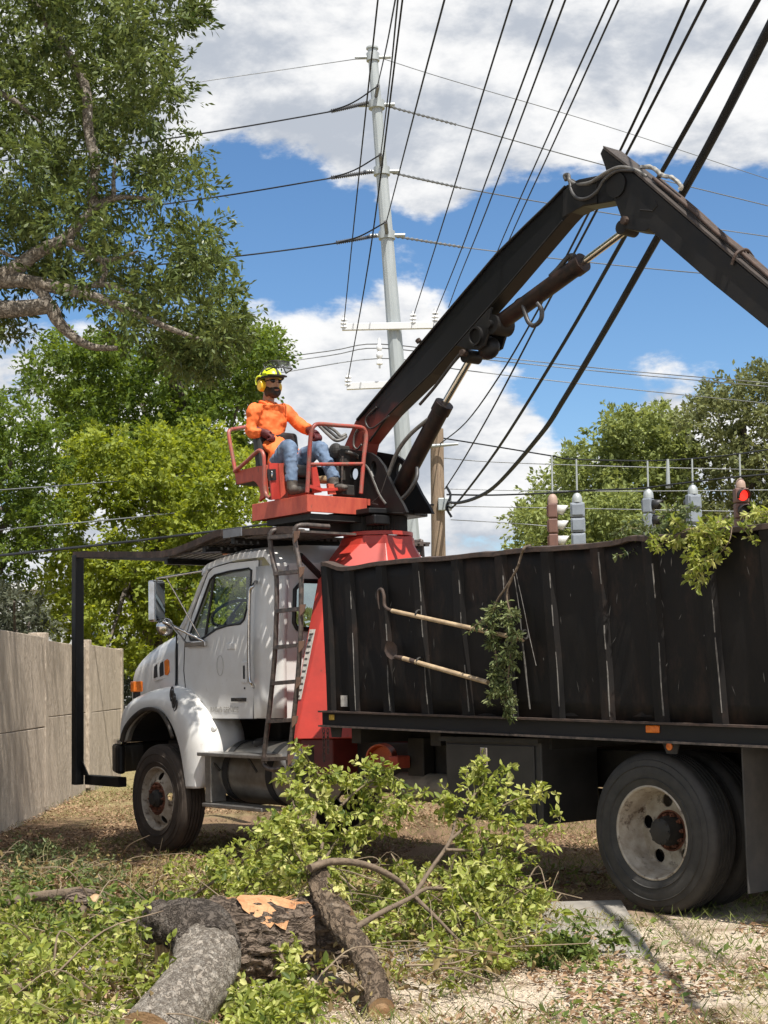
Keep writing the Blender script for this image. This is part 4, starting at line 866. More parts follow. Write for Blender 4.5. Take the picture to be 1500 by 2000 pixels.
# pale scraped paint and torn bark strips on the wall
M_SCR = pm('scraped_bare_steel', (.24, .23, .21), .6, col2=(.10, .095, .085), scale=30, amt=.9)
rs = random.Random(4)
for (a, b, c_, d_, w) in ((1012, 1112, 1022, 1200, .006), (1022, 1200, 1035, 1385, .014), (1016, 1112, 1050, 1300, .004)):
    pts = []
    for t in lin(0, 1, 8):
        p = tk(a + (c_ - a) * t, b + (d_ - b) * t, BYB + .05); tt_ = (p.z - 1.25) / (topz(p.x) - 1.25); p.y = wally(p.x, tt_) + (.046 if w < .0155 else .05); pts.append(p)
    MB().loft([[p + Vector((w * (.6 + .4 * noise.noise(p * 9)), 0, 0)), p + Vector((0, .004, 0)), p - Vector((w * (.6 + .4 * noise.noise(p * 7)), 0, 0))] for p in pts], closed=False).build('paint_scrape', M_SCR, TR)
sc = MB()
for k in range(90):
    x = rs.uniform(bx1 + .5, bx0 - .3); t = rs.uniform(.12, .95); L_ = rs.uniform(.006, .045); an = rs.gauss(0, .3); w = rs.uniform(.0014, .0045)
    p = Vector((x, 0, railz(x) + (topz(x) - railz(x)) * t)); p.y = wally(x, t) + .0125
    d = Vector((math.sin(an), 0, math.cos(an))) * L_; q = Vector((math.cos(an), 0, -math.sin(an))) * w
    sc.add([p - d, p + q, p + d, p - q], [(0, 1, 2, 3)])
sc.build('paint_chips', M_SCR, TR, kind='stuff')
# tool clips
for (a, b) in ((818, 1200), (820, 1293), (1025, 1240)):
    p = tk(a, b, BYB + .09); MB().tube(circ(p, .03, 14, Z1, Y1) + circ(p, .03, 14, Z1, Y1)[:2], .010, 6, cap=False).build('tool_clip', M_DARK, TR, smooth=60)
# --- toolbox and mudflap
x0_, x1_ = tk(868, 1440, 1.2).x, tk(1054, 1435, 1.2).x; z1_, z0_ = 1.105, .505
M_TBX = pm('dusty_black_toolbox', (.022, .021, .020), .5, col2=(.04, .037, .034), scale=6, amt=.9)
tbx = MB().span((x0_, .62, z0_), (x1_, 1.19, z1_)).build('toolbox', M_TBX, TR, bevel=.008)
MB().span((x0_ - .03, 1.191, z0_ + .04), (x1_ + .06, 1.205, z1_ - .05)).build('toolbox_door', M_TBX, tbx, bevel=.006)
lt = tk(945, 1478, 1.208); ltc = MB().box(lt, (.075, .008, .135)).build('toolbox_latch', M_CHROME, tbx, bevel=.004)
MB().box(lt + Vector((0, .005, .012)), (.05, .006, .07)).build('latch_recess', M_TANK, ltc, bevel=.003)
MB().box(lt + Vector((0, .008, -.045)), (.045, .006, .02)).build('latch_slot', M_PLAST, ltc)
MB().span((x0_ + .02, 1.0, z1_ - .03), (x1_ - .02, 1.24, z1_ + .004)).build('toolbox_drip_rail', M_DARK, tbx)
mx0 = tk(1457, 1600, 1.2).x
MB().prism([(mx0, 1.2, 1.12), (mx0 - .02, 1.2, .26), (mx0 - .05, 1.2, .20), (mx0 - .12, 1.19, .195), (mx0 - .12, .55, .195), (mx0 - .02, .55, 1.12)], (0, -.0, 0)) if False else None
MB().span((mx0, .58, .20), (mx0 - .012, 1.22, 1.11)).build('mudflap', pm('mudflap_rubber', (.03, .03, .03), .7, col2=(.06, .055, .05), scale=9, amt=.8), TR, bevel=.004)
MB().span((mx0 - .012, -1.22, .20), (mx0 - .024, -.58, 1.11)).build('mudflap', MATS['mudflap_rubber'], TR)
MB().span((mx0 - .2, 1.185, .42), (mx0 - 1.2, 1.2, 1.10)).build('rear_skirt', MATS['mudflap_rubber'], TR)

# ------------------------------------------------------------------ tools hung on the bed
def tool(name, label, cat, a, b, r, head):
    A, B = tk(*a), tk(*b); o = thing(name, label, cat, A, truck=True)
    n = 10; pts = [A + (B - A) * t for t in lin(0, 1, n)]
    MB().tube(pts, r, 10).build('handle', pm('worn_ash_handle_' + name, (.50, .38, .24), .55, col2=(.26, .18, .11), scale=14, amt=.9), o, smooth=60); head(o, A, (B - A).normalized()); return o
TY = BYB + .11
def hook_head(o, A, d):
    h = spline([A + d * .05, A, tk(752, 1185, TY), tk(750, 1165, TY), tk(746, 1152, TY), tk(740, 1154, TY), tk(739, 1172, TY), tk(741, 1190, TY)], 5)
    MB().tube(h, [.014] * (len(h) - 6) + [.012, .01, .009, .007, .006, .004], 8).build('hook', M_RUST, o, smooth=60)
tool('hook_pole', 'wooden pole with a bent iron hook, upper tool clipped to the black bed', 'hook', (766, 1193, TY), (1022, 1249, TY), .0175, hook_head)
def shovel_head(o, A, d):
    s1 = tk(772, 1283, TY); MB().tube(spline([A + d * .15, A, s1], 4), [.019, .019, .018, .018, .018, .018, .017, .016, .016], 10).build('socket', M_RUST, o, smooth=60)
    out = [(773, 1285), (776, 1272), (775, 1262), (768, 1254), (758, 1252), (752, 1260), (751, 1272), (756, 1282), (764, 1288)]
    pts = tl(out, TY); c = sum(pts, Vector()) / len(pts)
    n = len(pts); MB().add(pts + [c + Vector((0, -.035, 0))] + [p + Vector((0, -.004, 0)) for p in pts] + [c + Vector((0, -.039, 0))], [(i, (i + 1) % n, n) for i in range(n)] + [((i + 1) % n + n + 1, i + n + 1, 2 * n + 1) for i in range(n)]).build('blade', M_RUST, o, smooth=60)
tool('shovel', 'rusty shovel with pale wooden handle, lower tool clipped to the black bed', 'shovel', (788, 1286, TY), (953, 1333, TY), .0185, shovel_head)

# ------------------------------------------------------------------ the crane operator
M_ORSH = pm('orange_shirt', (0.80, 0.165, 0.035), 0.75, col2=(0.76, 0.14, 0.025), scale=5, amt=.7, bump=.012, bscale=13, stretch=(1, 1, .45))
M_JEAN = pm('blue_jeans', (0.085, 0.135, 0.22), 0.85, col2=(0.16, 0.22, 0.32), scale=9, amt=.9, bump=.006, bscale=11)
M_SKIN = pm('skin', (0.42, 0.24, 0.16), 0.5, col2=(0.33, 0.17, 0.11), scale=14, amt=.6)
M_HAIR = pm('dark_beard', (0.022, 0.014, 0.010), 0.7, col2=(.05, .03, .02), scale=60, amt=.8, bump=.004, bscale=120)
M_GLOV = pm('maroon_gloves', (0.12, 0.014, 0.018), 0.65, col2=(.05, .008, .010), scale=16, amt=.9, bump=.003, bscale=40)
M_BOOT = pm('grey_boots', (0.055, 0.048, 0.042), 0.7, col2=(.11, .095, .08), scale=18, amt=.9, bump=.004, bscale=40)
M_HIVIS = pm('lime_helmet_shell', (0.62, 0.72, 0.03), 0.3)
M_MUFF = pm('yellow_muff', (0.78, 0.50, 0.02), 0.35)
PB_ = Vector((-1.52, .60, PZ))
PE = thing('person', 'person in orange shirt, jeans and lime helmet seated at the crane controls', 'person', PB_, truck=True)
def limb(pts, rads, n=14, sq=1.0):
    return spline(pts, 4), [v.x for v in spline([Vector((r, 0, 0)) for r in rads], 4)]
def organic(mb, name, mat, parent, voxel=.012, it=4):
    o = mb.build(name, mat, parent, smooth=180, fix=True)
    md = o.modifiers.new('remesh', 'REMESH'); md.mode = 'VOXEL'; md.voxel_size = voxel; md.use_smooth_shade = True
    md = o.modifiers.new('smooth', 'SMOOTH'); md.iterations = it; md.factor = .5
    return o
hipx = -1.40
hd = tk(529, 752, .61)                      # head centre
nk = tk(524, 782, .62)
shR, shL = tk(497, 797, .82), tk(556, 796, .44)
elR, haR = tk(490, 842, .87), tk(523, 849, .76)
elL, haL = tk(584, 828, .37), tk(616, 849, .38)
hip = Vector((-1.42, .62, 3.60)); belly = tk(526, 862, .62); chest = tk(526, 815, .62)
def ring(c, a, b, t, n=18, side=Y1):
    t = t.normalized(); s_ = (side - t * side.dot(t)).normalized(); f_ = t.cross(s_)
    return [c + s_ * a * math.cos(2 * math.pi * i / n) + f_ * b * math.sin(2 * math.pi * i / n) for i in range(n)]
body = MB().loft([ring(c, a, b, Z1) for c, a, b in ((hip + Vector((.02, 0, .05)), .09, .06), (belly + Vector((.02, 0, .03)), .09, .06), (chest + Vector((.02, 0, 0)), .10, .06), (nk + Vector((.01, 0, -.05)), .08, .07), (nk, .055, .058), (hd + Vector((.02, 0, -.05)), .055, .06))])
body.ellips(hd + Vector((-.002, 0, .01)), (.098, .076, .118), 18, 14).ellips(hd + Vector((-.03, 0, -.055)), (.066, .056, .058), 14, 10)
body.ellips(hd + Vector((-.102, 0, -.012)), (.02, .016, .026), 10, 8).ellips(hd + Vector((-.088, 0, .028)), (.02, .05, .012), 10, 8)
for s_ in (1, -1): body.ellips(hd + Vector((.012, s_ * .078, -.005)), (.022, .010, .034), 10, 8)
pbody = organic(body, 'body', M_SKIN, PE, .007, 3)
fc = hd + Vector((-.106, 0, -.062)); MB().ellips(fc, (.008, .026, .006), 10, 6).build('mouth', pm('lips', (.30, .12, .10), .5), PE, smooth=60)
beard = MB()
for (x, y, z, a, b, c_) in ((-.055, 0, -.098, .05, .052, .042), (-.02, .058, -.07, .045, .018, .055), (-.02, -.058, -.07, .045, .018, .055), (-.093, 0, -.044, .018, .038, .012), (-.07, .04, -.075, .03, .022, .04), (-.07, -.04, -.075, .03, .022, .04), (.0, .072, -.02, .02, .010, .06), (.0, -.072, -.02, .02, .010, .06)):
    beard.ellips(hd + Vector((x, y, z)), (a, b, c_), 12, 8)
organic(beard, 'beard', M_HAIR, PE, .007, 3)
MB().ellips(hd + Vector((.03, 0, .03)), (.085, .083, .10), 16, 10).build('hair', M_HAIR, PE, smooth=60)
gl = MB()
for s_ in (1, -1): gl.ellips(hd + Vector((-.088, s_ * .034, .024)), (.016, .032, .022), 12, 8).tube([hd + Vector((-.08, s_ * .066, .03)), hd + Vector((.01, s_ * .083, .022))], .005, 6)
gl.tube([hd + Vector((-.10, -.02, .03)), hd + Vector((-.10, .02, .03))], .005, 6).build('sunglasses', pm('black_gloss', (.01, .01, .012), .08), PE, smooth=60)
# helmet
hc = hd + Vector((.008, 0, .055)); dome = MB(); rings = []
for i in range(9):
    th = (math.pi / 2) * i / 8; ring_ = []
    for j in range(28):
        a = 2 * math.pi * j / 28; rr = math.cos(th); ring_.append(hc + Vector((.138 * rr * math.cos(a), .108 * rr * math.sin(a), .115 * math.sin(th))))
    rings.append(ring_)
hel = dome.loft(rings).build('helmet', M_HIVIS, PE, smooth=50)
MB().prism([hc + Vector(p) for p in ((-.10, .10, .012), (-.16, .085, .004), (-.195, .04, .0), (-.20, 0, 0), (-.195, -.04, 0), (-.16, -.085, .004), (-.10, -.10, .012))], (0, 0, .014)).build('helmet_brim', M_DARK, hel, smooth=40)
MB().lathe([(1, 0)], hc, Z1) if False else None
st_ = MB(); st_.tube([hc + Vector((.141 * math.cos(a), .111 * math.sin(a), .006)) for a in lin(0, 2 * math.pi, 33)], .014, 6, cap=False)
for y0 in (-.05, .05, 0): st_.tube([hc + Vector((.142 * math.cos(a), y0 * (.4 + .6 * math.cos(a)) , .118 * math.sin(a))) for a in lin(.15, math.pi - .15, 14)], .007, 6)
st_.tube([hc + Vector((.0, .112 * math.cos(a), .118 * math.sin(a))) for a in lin(.1, math.pi - .1, 14)], .008, 6).build('helmet_vents', M_DARK, hel, smooth=60)
vs_ = [hc + Vector((-.10, .115, .055)), hc + Vector((-.20, .105, .07)), hc + Vector((-.27, .07, .065)), hc + Vector((-.285, 0, .063)), hc + Vector((-.27, -.07, .065)), hc + Vector((-.20, -.105, .07)), hc + Vector((-.10, -.115, .055))]
vt_ = [v + Vector((.05 if i in (0, 6) else .055, 0, .075)) for i, v in enumerate(vs_)]
def meshmat():
    m = bpy.data.materials.new('visor_mesh'); m.use_nodes = True; N, L = m.node_tree.nodes, m.node_tree.links; b = N['Principled BSDF']; b.inputs['Base Color'].default_value = (.03, .03, .035, 1)
    t = N.new('ShaderNodeBsdfTransparent'); mx = N.new('ShaderNodeMixShader'); mx.inputs[0].default_value = .45; L.new(t.outputs[0], mx.inputs[1]); L.new(b.outputs[0], mx.inputs[2]); L.new(mx.outputs[0], N['Material Output'].inputs[0]); return m
vis = MB().loft([vs_, vt_], closed=False).build('visor', meshmat(), hel)
MB().tube(vs_ + [vt_[-1]] , .006, 6).tube([vs_[0]] + vt_, .006, 6).build('visor_frame', M_PLAST, vis, smooth=60)
for s_ in (1, -1):
    mf = MB().lathe([(.012, .03), (.038, .028), (.044, .014), (.044, -.018), (.036, -.024)], hd + Vector((.022, s_ * .092, -.012)), (0, s_, 0), 20)
    mf.v = [(x, y, hd.z - .012 + (z - hd.z + .012) * 1.3) for x, y, z in mf.v]; mo = mf.build('ear_muff', M_MUFF, PE, smooth=40)
    MB().tube(spline([hd + Vector((.07, s_ * .118, .0)), hd + Vector((.075, s_ * .12, .05)), hd + Vector((.035, s_ * .122, .075)), hd + Vector((-.01, s_ * .118, .07))], 5), .011, 6).build('muff_arm', M_HIVIS, mo, smooth=60)
# shirt: torso, sleeves and collar as one cloth surface
sh = MB().loft([ring(c, a, b, t) for c, a, b, t in ((hip + Vector((.01, 0, -.03)), .185, .145, Z1), (hip + Vector((.0, 0, .08)), .175, .135, Z1), (belly + Vector((.01, 0, .03)), .165, .125, Z1), (chest + Vector((0, 0, -.03)), .18, .125, Z1), (chest + Vector((.01, 0, .05)), .19, .115, Z1), ((shR + shL) / 2 + Vector((0, 0, .02)), .175, .10, Z1), (nk + Vector((.01, 0, -.04)), .085, .08, Z1), (nk + Vector((.015, 0, -.005)), .075, .074, Z1))])
def wr(p0, p1, t): return p0 + (p1 - p0) * t
for S0, E0, H0 in ((shR, elR, haR), (shL, elL, haL)):
    c0 = wr(S0, nk, .25) + Vector((0, 0, -.04))
    pts, rd = limb([c0, S0 + Vector((0, 0, -.03)), wr(S0, E0, .5), E0, wr(E0, H0, .5), wr(E0, H0, .60)], [.066, .072, .062, .057, .052, .047]); sh.tube(pts, rd, 14)
osh = organic(sh, 'shirt', M_ORSH, PE, .0105, 3)
md = osh.modifiers.new('wrinkle', 'DISPLACE'); tx = bpy.data.textures.new('shirt_wrinkle', 'MARBLE'); tx.noise_scale = .11; tx.turbulence = 9; tx.noise_depth = 2; md.texture = tx; md.strength = .017; md.mid_level = .5; md.texture_coords = 'LOCAL'
MB().tube(spline([nk + Vector((.06, .0, -.0)), nk + Vector((.03, .075, -.015)), nk + Vector((-.05, .06, -.045)), nk + Vector((-.09, .0, -.10)), nk + Vector((-.05, -.06, -.045)), nk + Vector((.03, -.075, -.015)), nk + Vector((.06, 0, 0))], 5), .017, 8).build('collar', M_ORSH, PE, smooth=60)
# jeans
knR, anR = tk(567, 868, .76), tk(570, 942, .78); knL, anL = tk(629, 869, .47), tk(651, 937, .45)
jn = MB().loft([ring(c, a, b, t) for c, a, b, t in ((hip + Vector((.02, 0, -.10)), .17, .13, Z1), (hip + Vector((0, 0, .0)), .185, .14, Z1), (hip + Vector((0, 0, .07)), .17, .125, Z1))])
for yo, K, A in ((.09, knR, anR), (-.09, knL, anL)):
    h0 = hip + Vector((-.01, yo, -.05))
    pts, rd = limb([h0, wr(h0, K, .5) + Vector((0, 0, .012)), K + Vector((.03, 0, -.025)), K + Vector((-.005, 0, -.10)), wr(K, A, .6), A + Vector((0, 0, .0))], [.10, .092, .076, .071, .062, .062]); jn.tube(pts, rd, 14)
oj = organic(jn, 'jeans', M_JEAN, PE, .0105, 3)
md = oj.modifiers.new('wrinkle', 'DISPLACE'); tx = bpy.data.textures.new('jeans_wrinkle', 'MARBLE'); tx.noise_scale = .09; tx.turbulence = 9; tx.noise_depth = 2; md.texture = tx; md.strength = .015; md.mid_level = .5; md.texture_coords = 'LOCAL'
for A in (anR, anL):
    zf = max(PZ - .005, A.z - .12); b0 = Vector((A.x, A.y, zf)); bt = MB()
    bt.tube([A + Vector((0, 0, .02)), Vector((A.x, A.y, zf + .05))], [.054, .052], 12).ellips(b0 + Vector((-.02, 0, .045)), (.075, .045, .045)).ellips(b0 + Vector((-.10, 0, .035)), (.085, .048, .036)).ellips(b0 + Vector((-.155, 0, .03)), (.04, .044, .03))
    organic(bt, 'boot', M_BOOT, PE, .008, 3)
# gloved hands, closed round the lever tops
def hand(H, fwd_, thumb_side):
    g = MB(); f = fwd_.normalized(); upv = Z1 - f * Z1.dot(f); upv.normalize(); sd_ = f.cross(upv) * thumb_side
    g.tube([H - f * .13, H - f * .07, H - f * .02, H + f * .025], [.040, .042, .050, .047], 12, flat=.85)
    for k in range(4):
        o_ = H + f * .012 + sd_ * (.030 - .020 * k); l = (.036, .042, .040, .032)[k]
        g.tube(spline([o_, o_ + f * l, o_ + f * (l + .018) - upv * .022, o_ + f * (l * .7) - upv * .046, o_ + f * .012 - upv * .048], 3), [.0150] * 8 + [.0140] * 3 + [.012] * 2, 8)
    t0 = H - f * .03 + sd_ * .034
    g.tube(spline([t0, t0 + sd_ * .022 + f * .022 - upv * .012, t0 + f * .05 + sd_ * .012 - upv * .035, t0 + f * .062 - sd_ * .01 - upv * .042], 3), [.014] * 5 + [.0125] * 3 + [.011] * 2, 8)
    return organic(g, 'glove', M_GLOV, PE, .0055, 2)
hand(haR, (haR - elR) + Vector((-.05, 0, -.05)), -1); hand(haL, (haL - elL) + Vector((-.05, 0, -.02)), 1)
# ------------------------------------------------------------------ ground
def groundmat():
    m = bpy.data.materials.new('yard_ground'); m.use_nodes = True; N, L = m.node_tree.nodes, m.node_tree.links; b = N['Principled BSDF']; b.inputs['Roughness'].default_value = .95; b.inputs['Specular IOR Level'].default_value = .1
    tc = N.new('ShaderNodeTexCoord')
    def noi(s, d=6, r=.6):
        t = N.new('ShaderNodeTexNoise'); t.inputs['Scale'].default_value = s; t.inputs['Detail'].default_value = d; t.inputs['Roughness'].default_value = r; L.new(tc.outputs['Object'], t.inputs[0]); return t.outputs[0]
    def mr(x, a, b_, c=0, d=1):
        n = N.new('ShaderNodeMapRange'); L.new(x, n.inputs[0]); n.inputs[1].default_value = a; n.inputs[2].default_value = b_; n.inputs[3].default_value = c; n.inputs[4].default_value = d; return n.outputs[0]
    def mix(f, a, b_):
        n = N.new('ShaderNodeMix'); n.data_type = 'RGBA'; L.new(f, n.inputs['Factor'])
        for k, x in (('A', a), ('B', b_)):
            if isinstance(x, tuple): n.inputs[k].default_value = (*x, 1)
            else: L.new(x, n.inputs[k])
        return n.outputs['Result']
    sx = N.new('ShaderNodeSeparateXYZ'); L.new(tc.outputs['Object'], sx.inputs[0])
    fine = noi(60, 4, .7)
    sand = mix(fine, (.42, .345, .26), (.68, .59, .47))
    mul = mix(mr(noi(45, 6, .75), .35, .65), (.10, .062, .036), (.30, .20, .125))
    gra = mix(mr(noi(35, 6, .7), .35, .65), (.15, .125, .055), (.34, .28, .15))
    c1 = mix(mr(noi(1.1, 6, .65), .38, .50), mul, sand)
    near = mr(sx.outputs[1], 9.0, 11.2, 0, 1)
    ad = N.new('ShaderNodeMath'); ad.operation = 'MULTIPLY_ADD'; L.new(noi(.7, 5), ad.inputs[0]); ad.inputs[1].default_value = 1.2; L.new(near, ad.inputs[2])
    c2 = mix(mr(ad.outputs[0], .95, 1.25), c1, mul)
    far = mr(sx.outputs[1], 16.0, 26.0, 0, 1)
    ad2 = N.new('ShaderNodeMath'); ad2.operation = 'MULTIPLY_ADD'; L.new(noi(.9, 6, .65), ad2.inputs[0]); ad2.inputs[1].default_value = 1.4; L.new(far, ad2.inputs[2])
    c3 = mix(mr(ad2.outputs[0], .85, 1.35), c2, gra)
    L.new(c3, b.inputs['Base Color'])
    bp = N.new('ShaderNodeBump'); bp.inputs['Distance'].default_value = .02; L.new(noi(28, 8, .75), bp.inputs['Height']); L.new(bp.outputs[0], b.inputs['Normal'])
    return m
gx = np.concatenate([[-900, -300, -120, -60, -30], np.linspace(-16, 16, 81), [30, 60, 120, 300, 900]]); gy = np.concatenate([[-60, -20], np.linspace(0, 36, 121), [50, 80, 140, 300, 700, 1500]])
gv, gf = [], []
for j, y in enumerate(gy):
    for i, x in enumerate(gx):
        z = gz(x, y)
        if abs(x) < 16 and 2 < y < 36: z += .018 * noise.noise(Vector((x * .9, y * .9, 0))) + .008 * noise.noise(Vector((x * 3.1, y * 3.1, 4)))
        gv.append((x, y, z))
n_ = len(gx)
for j in range(len(gy) - 1):
    for i in range(n_ - 1): gf.append((j * n_ + i, j * n_ + i + 1, (j + 1) * n_ + i + 1, (j + 1) * n_ + i))
g_ = MB().add(gv, gf).build('ground', groundmat(), None, smooth=180, fix=False); g_['kind'] = 'structure'
# concrete walk whose end the rear wheel stands on
M_CONC = pm('weathered_concrete', (.30, .275, .24), .85, col2=(.17, .155, .135), scale=5, amt=.8, bump=.004, bscale=60, col3=(.22, .20, .17), scale3=7, lo3=.6, hi3=.75)
sw_ = bpy.data.objects.new('sidewalk', None); COL.objects.link(sw_); sw_['kind'] = 'structure'; sw_.location = (.6, 9.6, 0); ORIG[sw_.name] = Vector((.6, 9.6, 0))
cor = [on_ground(*p, .03) for p in ((1214, 1757), (1275, 1862), (1062, 1880), (1030, 1762))]
def slab(a, b, c, d): return MB().prism([a, b, c, d], (0, 0, -.12)).build('slab', M_CONC, sw_, bevel=.012)
v1 = (cor[3] - cor[0]); v2 = (cor[2] - cor[1])
u1 = v1.normalized(); 
for k in range(3):
    a = cor[0] + u1 * (1.32 * k + (.012 if k else 0)); b_ = cor[0] + u1 * (1.32 * (k + 1)); c_ = cor[1] + u1 * (1.32 * (k + 1)); d_ = cor[1] + u1 * (1.32 * k + (.012 if k else 0))
    slab(a, b_, c_, d_)

# ------------------------------------------------------------------ precast wall on the left
M_WALL = pm('rough_stucco_wall', (.50, .42, .33), .9, col2=(.34, .28, .215), scale=3.0, amt=1.0, stretch=(1.8, 1.8, .45), bump=.035, bscale=20, detail=8, col3=(.20, .17, .14), scale3=5, lo3=.60, hi3=.80)
WA = Vector((-4.12, 10.2, 0)); WB_ = Vector((-4.72, 27.2, 0)); wd = (WB_ - WA).normalized(); wn = Vector((wd.y, -wd.x, 0))
wl = thing('precast_wall', 'tan rough stucco precast wall running back beside the truck', 'wall', WA)
ty_ = [10.2, 13.4, 16.9, 20.02, 23.6, 27.2]
for k in range(5):
    a = WA + wd * ((ty_[k] - 10.2) / wd.y); b_ = WA + wd * ((ty_[k + 1] - 10.2) / wd.y); off = wn * (.0, .02, .05, .0, .04)[k]; hh = (2.22, 2.20, 2.18, 2.14, 2.16)[k]
    zj = (.95, .98, 1.02, 1.13, 1.12)[k]
    for z0, z1 in ((-.25, zj), (zj + .012, hh)):
        q = [a + off + wd * .11 + Vector((0, 0, z0)), b_ + off - wd * .11 + Vector((0, 0, z0)), b_ + off - wd * .11 + Vector((0, 0, z1)), a + off + wd * .11 + Vector((0, 0, z1 + .01))]
        MB().prism(q, wn * -.12).build('panel', M_WALL, wl, bevel=.01)
    q = a + Vector((0, 0, 0)); MB().prism([q + wn * .055 - wd * .11, q + wn * .055 + wd * .108, q - wn * .17 + wd * .108, q - wn * .17 - wd * .11], (0, 0, 2.24)).build('post', M_WALL, wl, bevel=.01)
q = WB_; MB().prism([q + wn * .055 - wd * .11, q + wn * .055 + wd * .11, q - wn * .17 + wd * .11, q - wn * .17 - wd * .11], (0, 0, 2.18)).build('post', M_WALL, wl, bevel=.01)

# ------------------------------------------------------------------ far building and street objects
bld = thing('building', 'pale grey flat-roofed building behind the shrub at left', 'building', (-13, 60, 0))
MB().span((-16, 60, 0), (-9.0, 72, 5.3)).build('wall', pm('pale_grey_render', (.42, .43, .44), .8, col2=(.36, .37, .38), scale=1, amt=.6), bld)
MB().span((-16.2, 59.8, 5.303), (-8.8, 72.2, 5.55)).build('roof_edge', pm('light_roof_edge', (.55, .56, .57), .7), bld)
for x in (-14.4, -12.0): MB().span((x, 59.98, 2.2), (x + 1.1, 59.9, 3.6)).build('window', pm('dark_glass', (.03, .04, .05), .1), bld)

M_GALV = pm('galvanised_steel', (.40, .43, .43), .45, .25, col2=(.30, .33, .335), scale=3, amt=.8, stretch=(2, 2, .3))
M_WOOD = pm('weathered_pole_wood', (.30, .225, .155), .9, col2=(.17, .12, .085), scale=7, amt=1.0, stretch=(6, 6, .35), bump=.012, bscale=14)
M_WIRE = pm('dark_wire', (.016, .018, .022), .7, spec=.2)
M_WIREG = pm('grey_wire', (.16, .17, .18), .5, .3)
M_INS = pm('white_porcelain', (.70, .71, .72), .25)
DP = 45.0
def pole_pt(y): return at(727 + (y - 95) * 73 / 935.0, y, DP)
ptop, pbot = pole_pt(94), pole_pt(1432)
sp_o = thing('steel_pole', 'tall leaning grey steel transmission pole behind the boom', 'pole', pbot)
n_r = 12; rings = []
for t in lin(0, 1, 14):
    c = pbot + (ptop - pbot) * t; r = .33 - .185 * t
    rings.append([c + Vector((r * math.cos(2 * math.pi * j / n_r + .2), r * math.sin(2 * math.pi * j / n_r + .2), 0)) for j in range(n_r)])
MB().loft(rings).build('shaft', M_GALV, sp_o)
MB().lathe([(.02, .02), (.18, .02), (.185, -.03), (.15, -.04), (.02, -.04)], ptop, (0, 0, 1), 24).build('cap', M_GALV, sp_o, smooth=30)
def xarm(a, b, name='cross_arm'):
    A, B = at(*a, DP - .35), at(*b, DP - .35); d = (B - A)
    mb = MB().prism([A + Vector((0, 0, .10)), B + Vector((0, 0, .10)), B - Vector((0, 0, .10)), A - Vector((0, 0, .10))], (0, .14, 0)); return mb.build(name, pm('white_cross_arm', (.62, .63, .64), .6), sp_o, bevel=.01)
def insul(px, py, Y, parent, h=.42, r=.11):
    p = at(px, py, Y)
    return MB().lathe([(.03, -h / 2), (.03, -h * .4), (r, -h * .36), (r * .9, -h * .28), (.05, -h * .2), (r, -h * .1), (r * .9, -h * .02), (.05, h * .06), (r * .9, h * .16), (r * .7, h * .26), (.04, h * .34), (.04, h / 2)], p, (0, 0, 1), 14).build('insulator', M_INS, parent, smooth=40)
xarm((668, 638), (960, 632)); xarm((677, 754), (810, 748))
for p in ((672, 630), (807, 621), (850, 617), (930, 613), (680, 742)): insul(*p, DP - .28, sp_o)
insul(741, 690, DP - .5, sp_o, .9, .10)
for y_ in (112, 205, 335, 460):
    c = pole_pt(y_); MB().lathe([(.25 if y_ > 150 else .20, -.12), (.25 if y_ > 150 else .20, .12)], c, (0, 0, 1), 16).build('bracket_band', M_GALV, sp_o)
    MB().tube([c + Vector((-.55, 0, 0)), c + Vector((.55, 0, 0))], .06, 8).build('bracket_arm', M_GALV, sp_o)
for (x, y) in ((738, 168), (743, 302), (753, 434)):      # jumper post insulators
    c = pole_pt(y + 25); e = at(x, y, DP - 1.2)
    MB().tube([c + Vector((0, -.2, 0)), e], .06, 8).build('jumper_insulator', pm('grey_polymer', (.12, .12, .12), .5), sp_o, smooth=40)
# wooden pole
WP = 36.0
wt, wb = at(853, 838, WP), at(862, 1460, WP)
wp_o = thing('wooden_pole', 'short brown wooden utility pole behind the truck bed', 'pole', wb)
MB().tube([wb + (wt - wb) * t for t in lin(0, 1, 16)], [.20 - .045 * t for t in lin(0, 1, 16)], 20, rough=.05, freq=3).build('shaft', M_WOOD, wp_o, smooth=50)
MB().tube([at(835, 872, WP - .3), at(895, 867, WP - .3)], [.05, .03], 8).build('lamp_arm', M_GALV, wp_o, smooth=50)
MB().box(at(869, 985, WP - .22), (.32, .12, .30)).build('cable_clamp', M_GALV, wp_o, bevel=.02)
MB().tube(spline([at(872, 950, WP - .2), at(880, 968, WP - .3), at(872, 990, WP - .3), at(882, 1010, WP - .3)], 5), .03, 6).build('cable_loop', M_WIRE, wp_o, smooth=50)

# ------------------------------------------------------------------ overhead wires
def wire(label, pts, d0, d1, r, mat=M_WIRE, ext=(0, 0), group='overhead wires', name='power_line', dens=5):
    P0, P1 = at(*pts[0], d0), at(*pts[-1], d1); h = Vector((P1.x - P0.x, P1.y - P0.y)); nrm = Vector((-h.y, h.x)).normalized(); c = nrm.dot(Vector((P0.x, P0.y)))
    W = []
    for k, (x, y) in enumerate(pts):
        if k in (0, len(pts) - 1): W.append(P0 if k == 0 else P1); continue
        q = ray(x, y); den = nrm.dot(Vector((q.x, q.y)))
        if abs(den) < 1e-3: W.append(P0 + (P1 - P0) * k / (len(pts) - 1)); continue
        t = c / den; W.append(Vector((0, 0, EYE)) + q * t)
    if ext[0]: W.insert(0, W[0] + (W[0] - W[1]).normalized() * ext[0])
    if ext[1]: W.append(W[-1] + (W[-1] - W[-2]).normalized() * ext[1])
    o = MB().tube(spline(W, dens) if len(W) > 2 else W, r, 6).build(name, mat, None, smooth=60)
    tag(o, label, 'wire', group); return o
near = 11.0
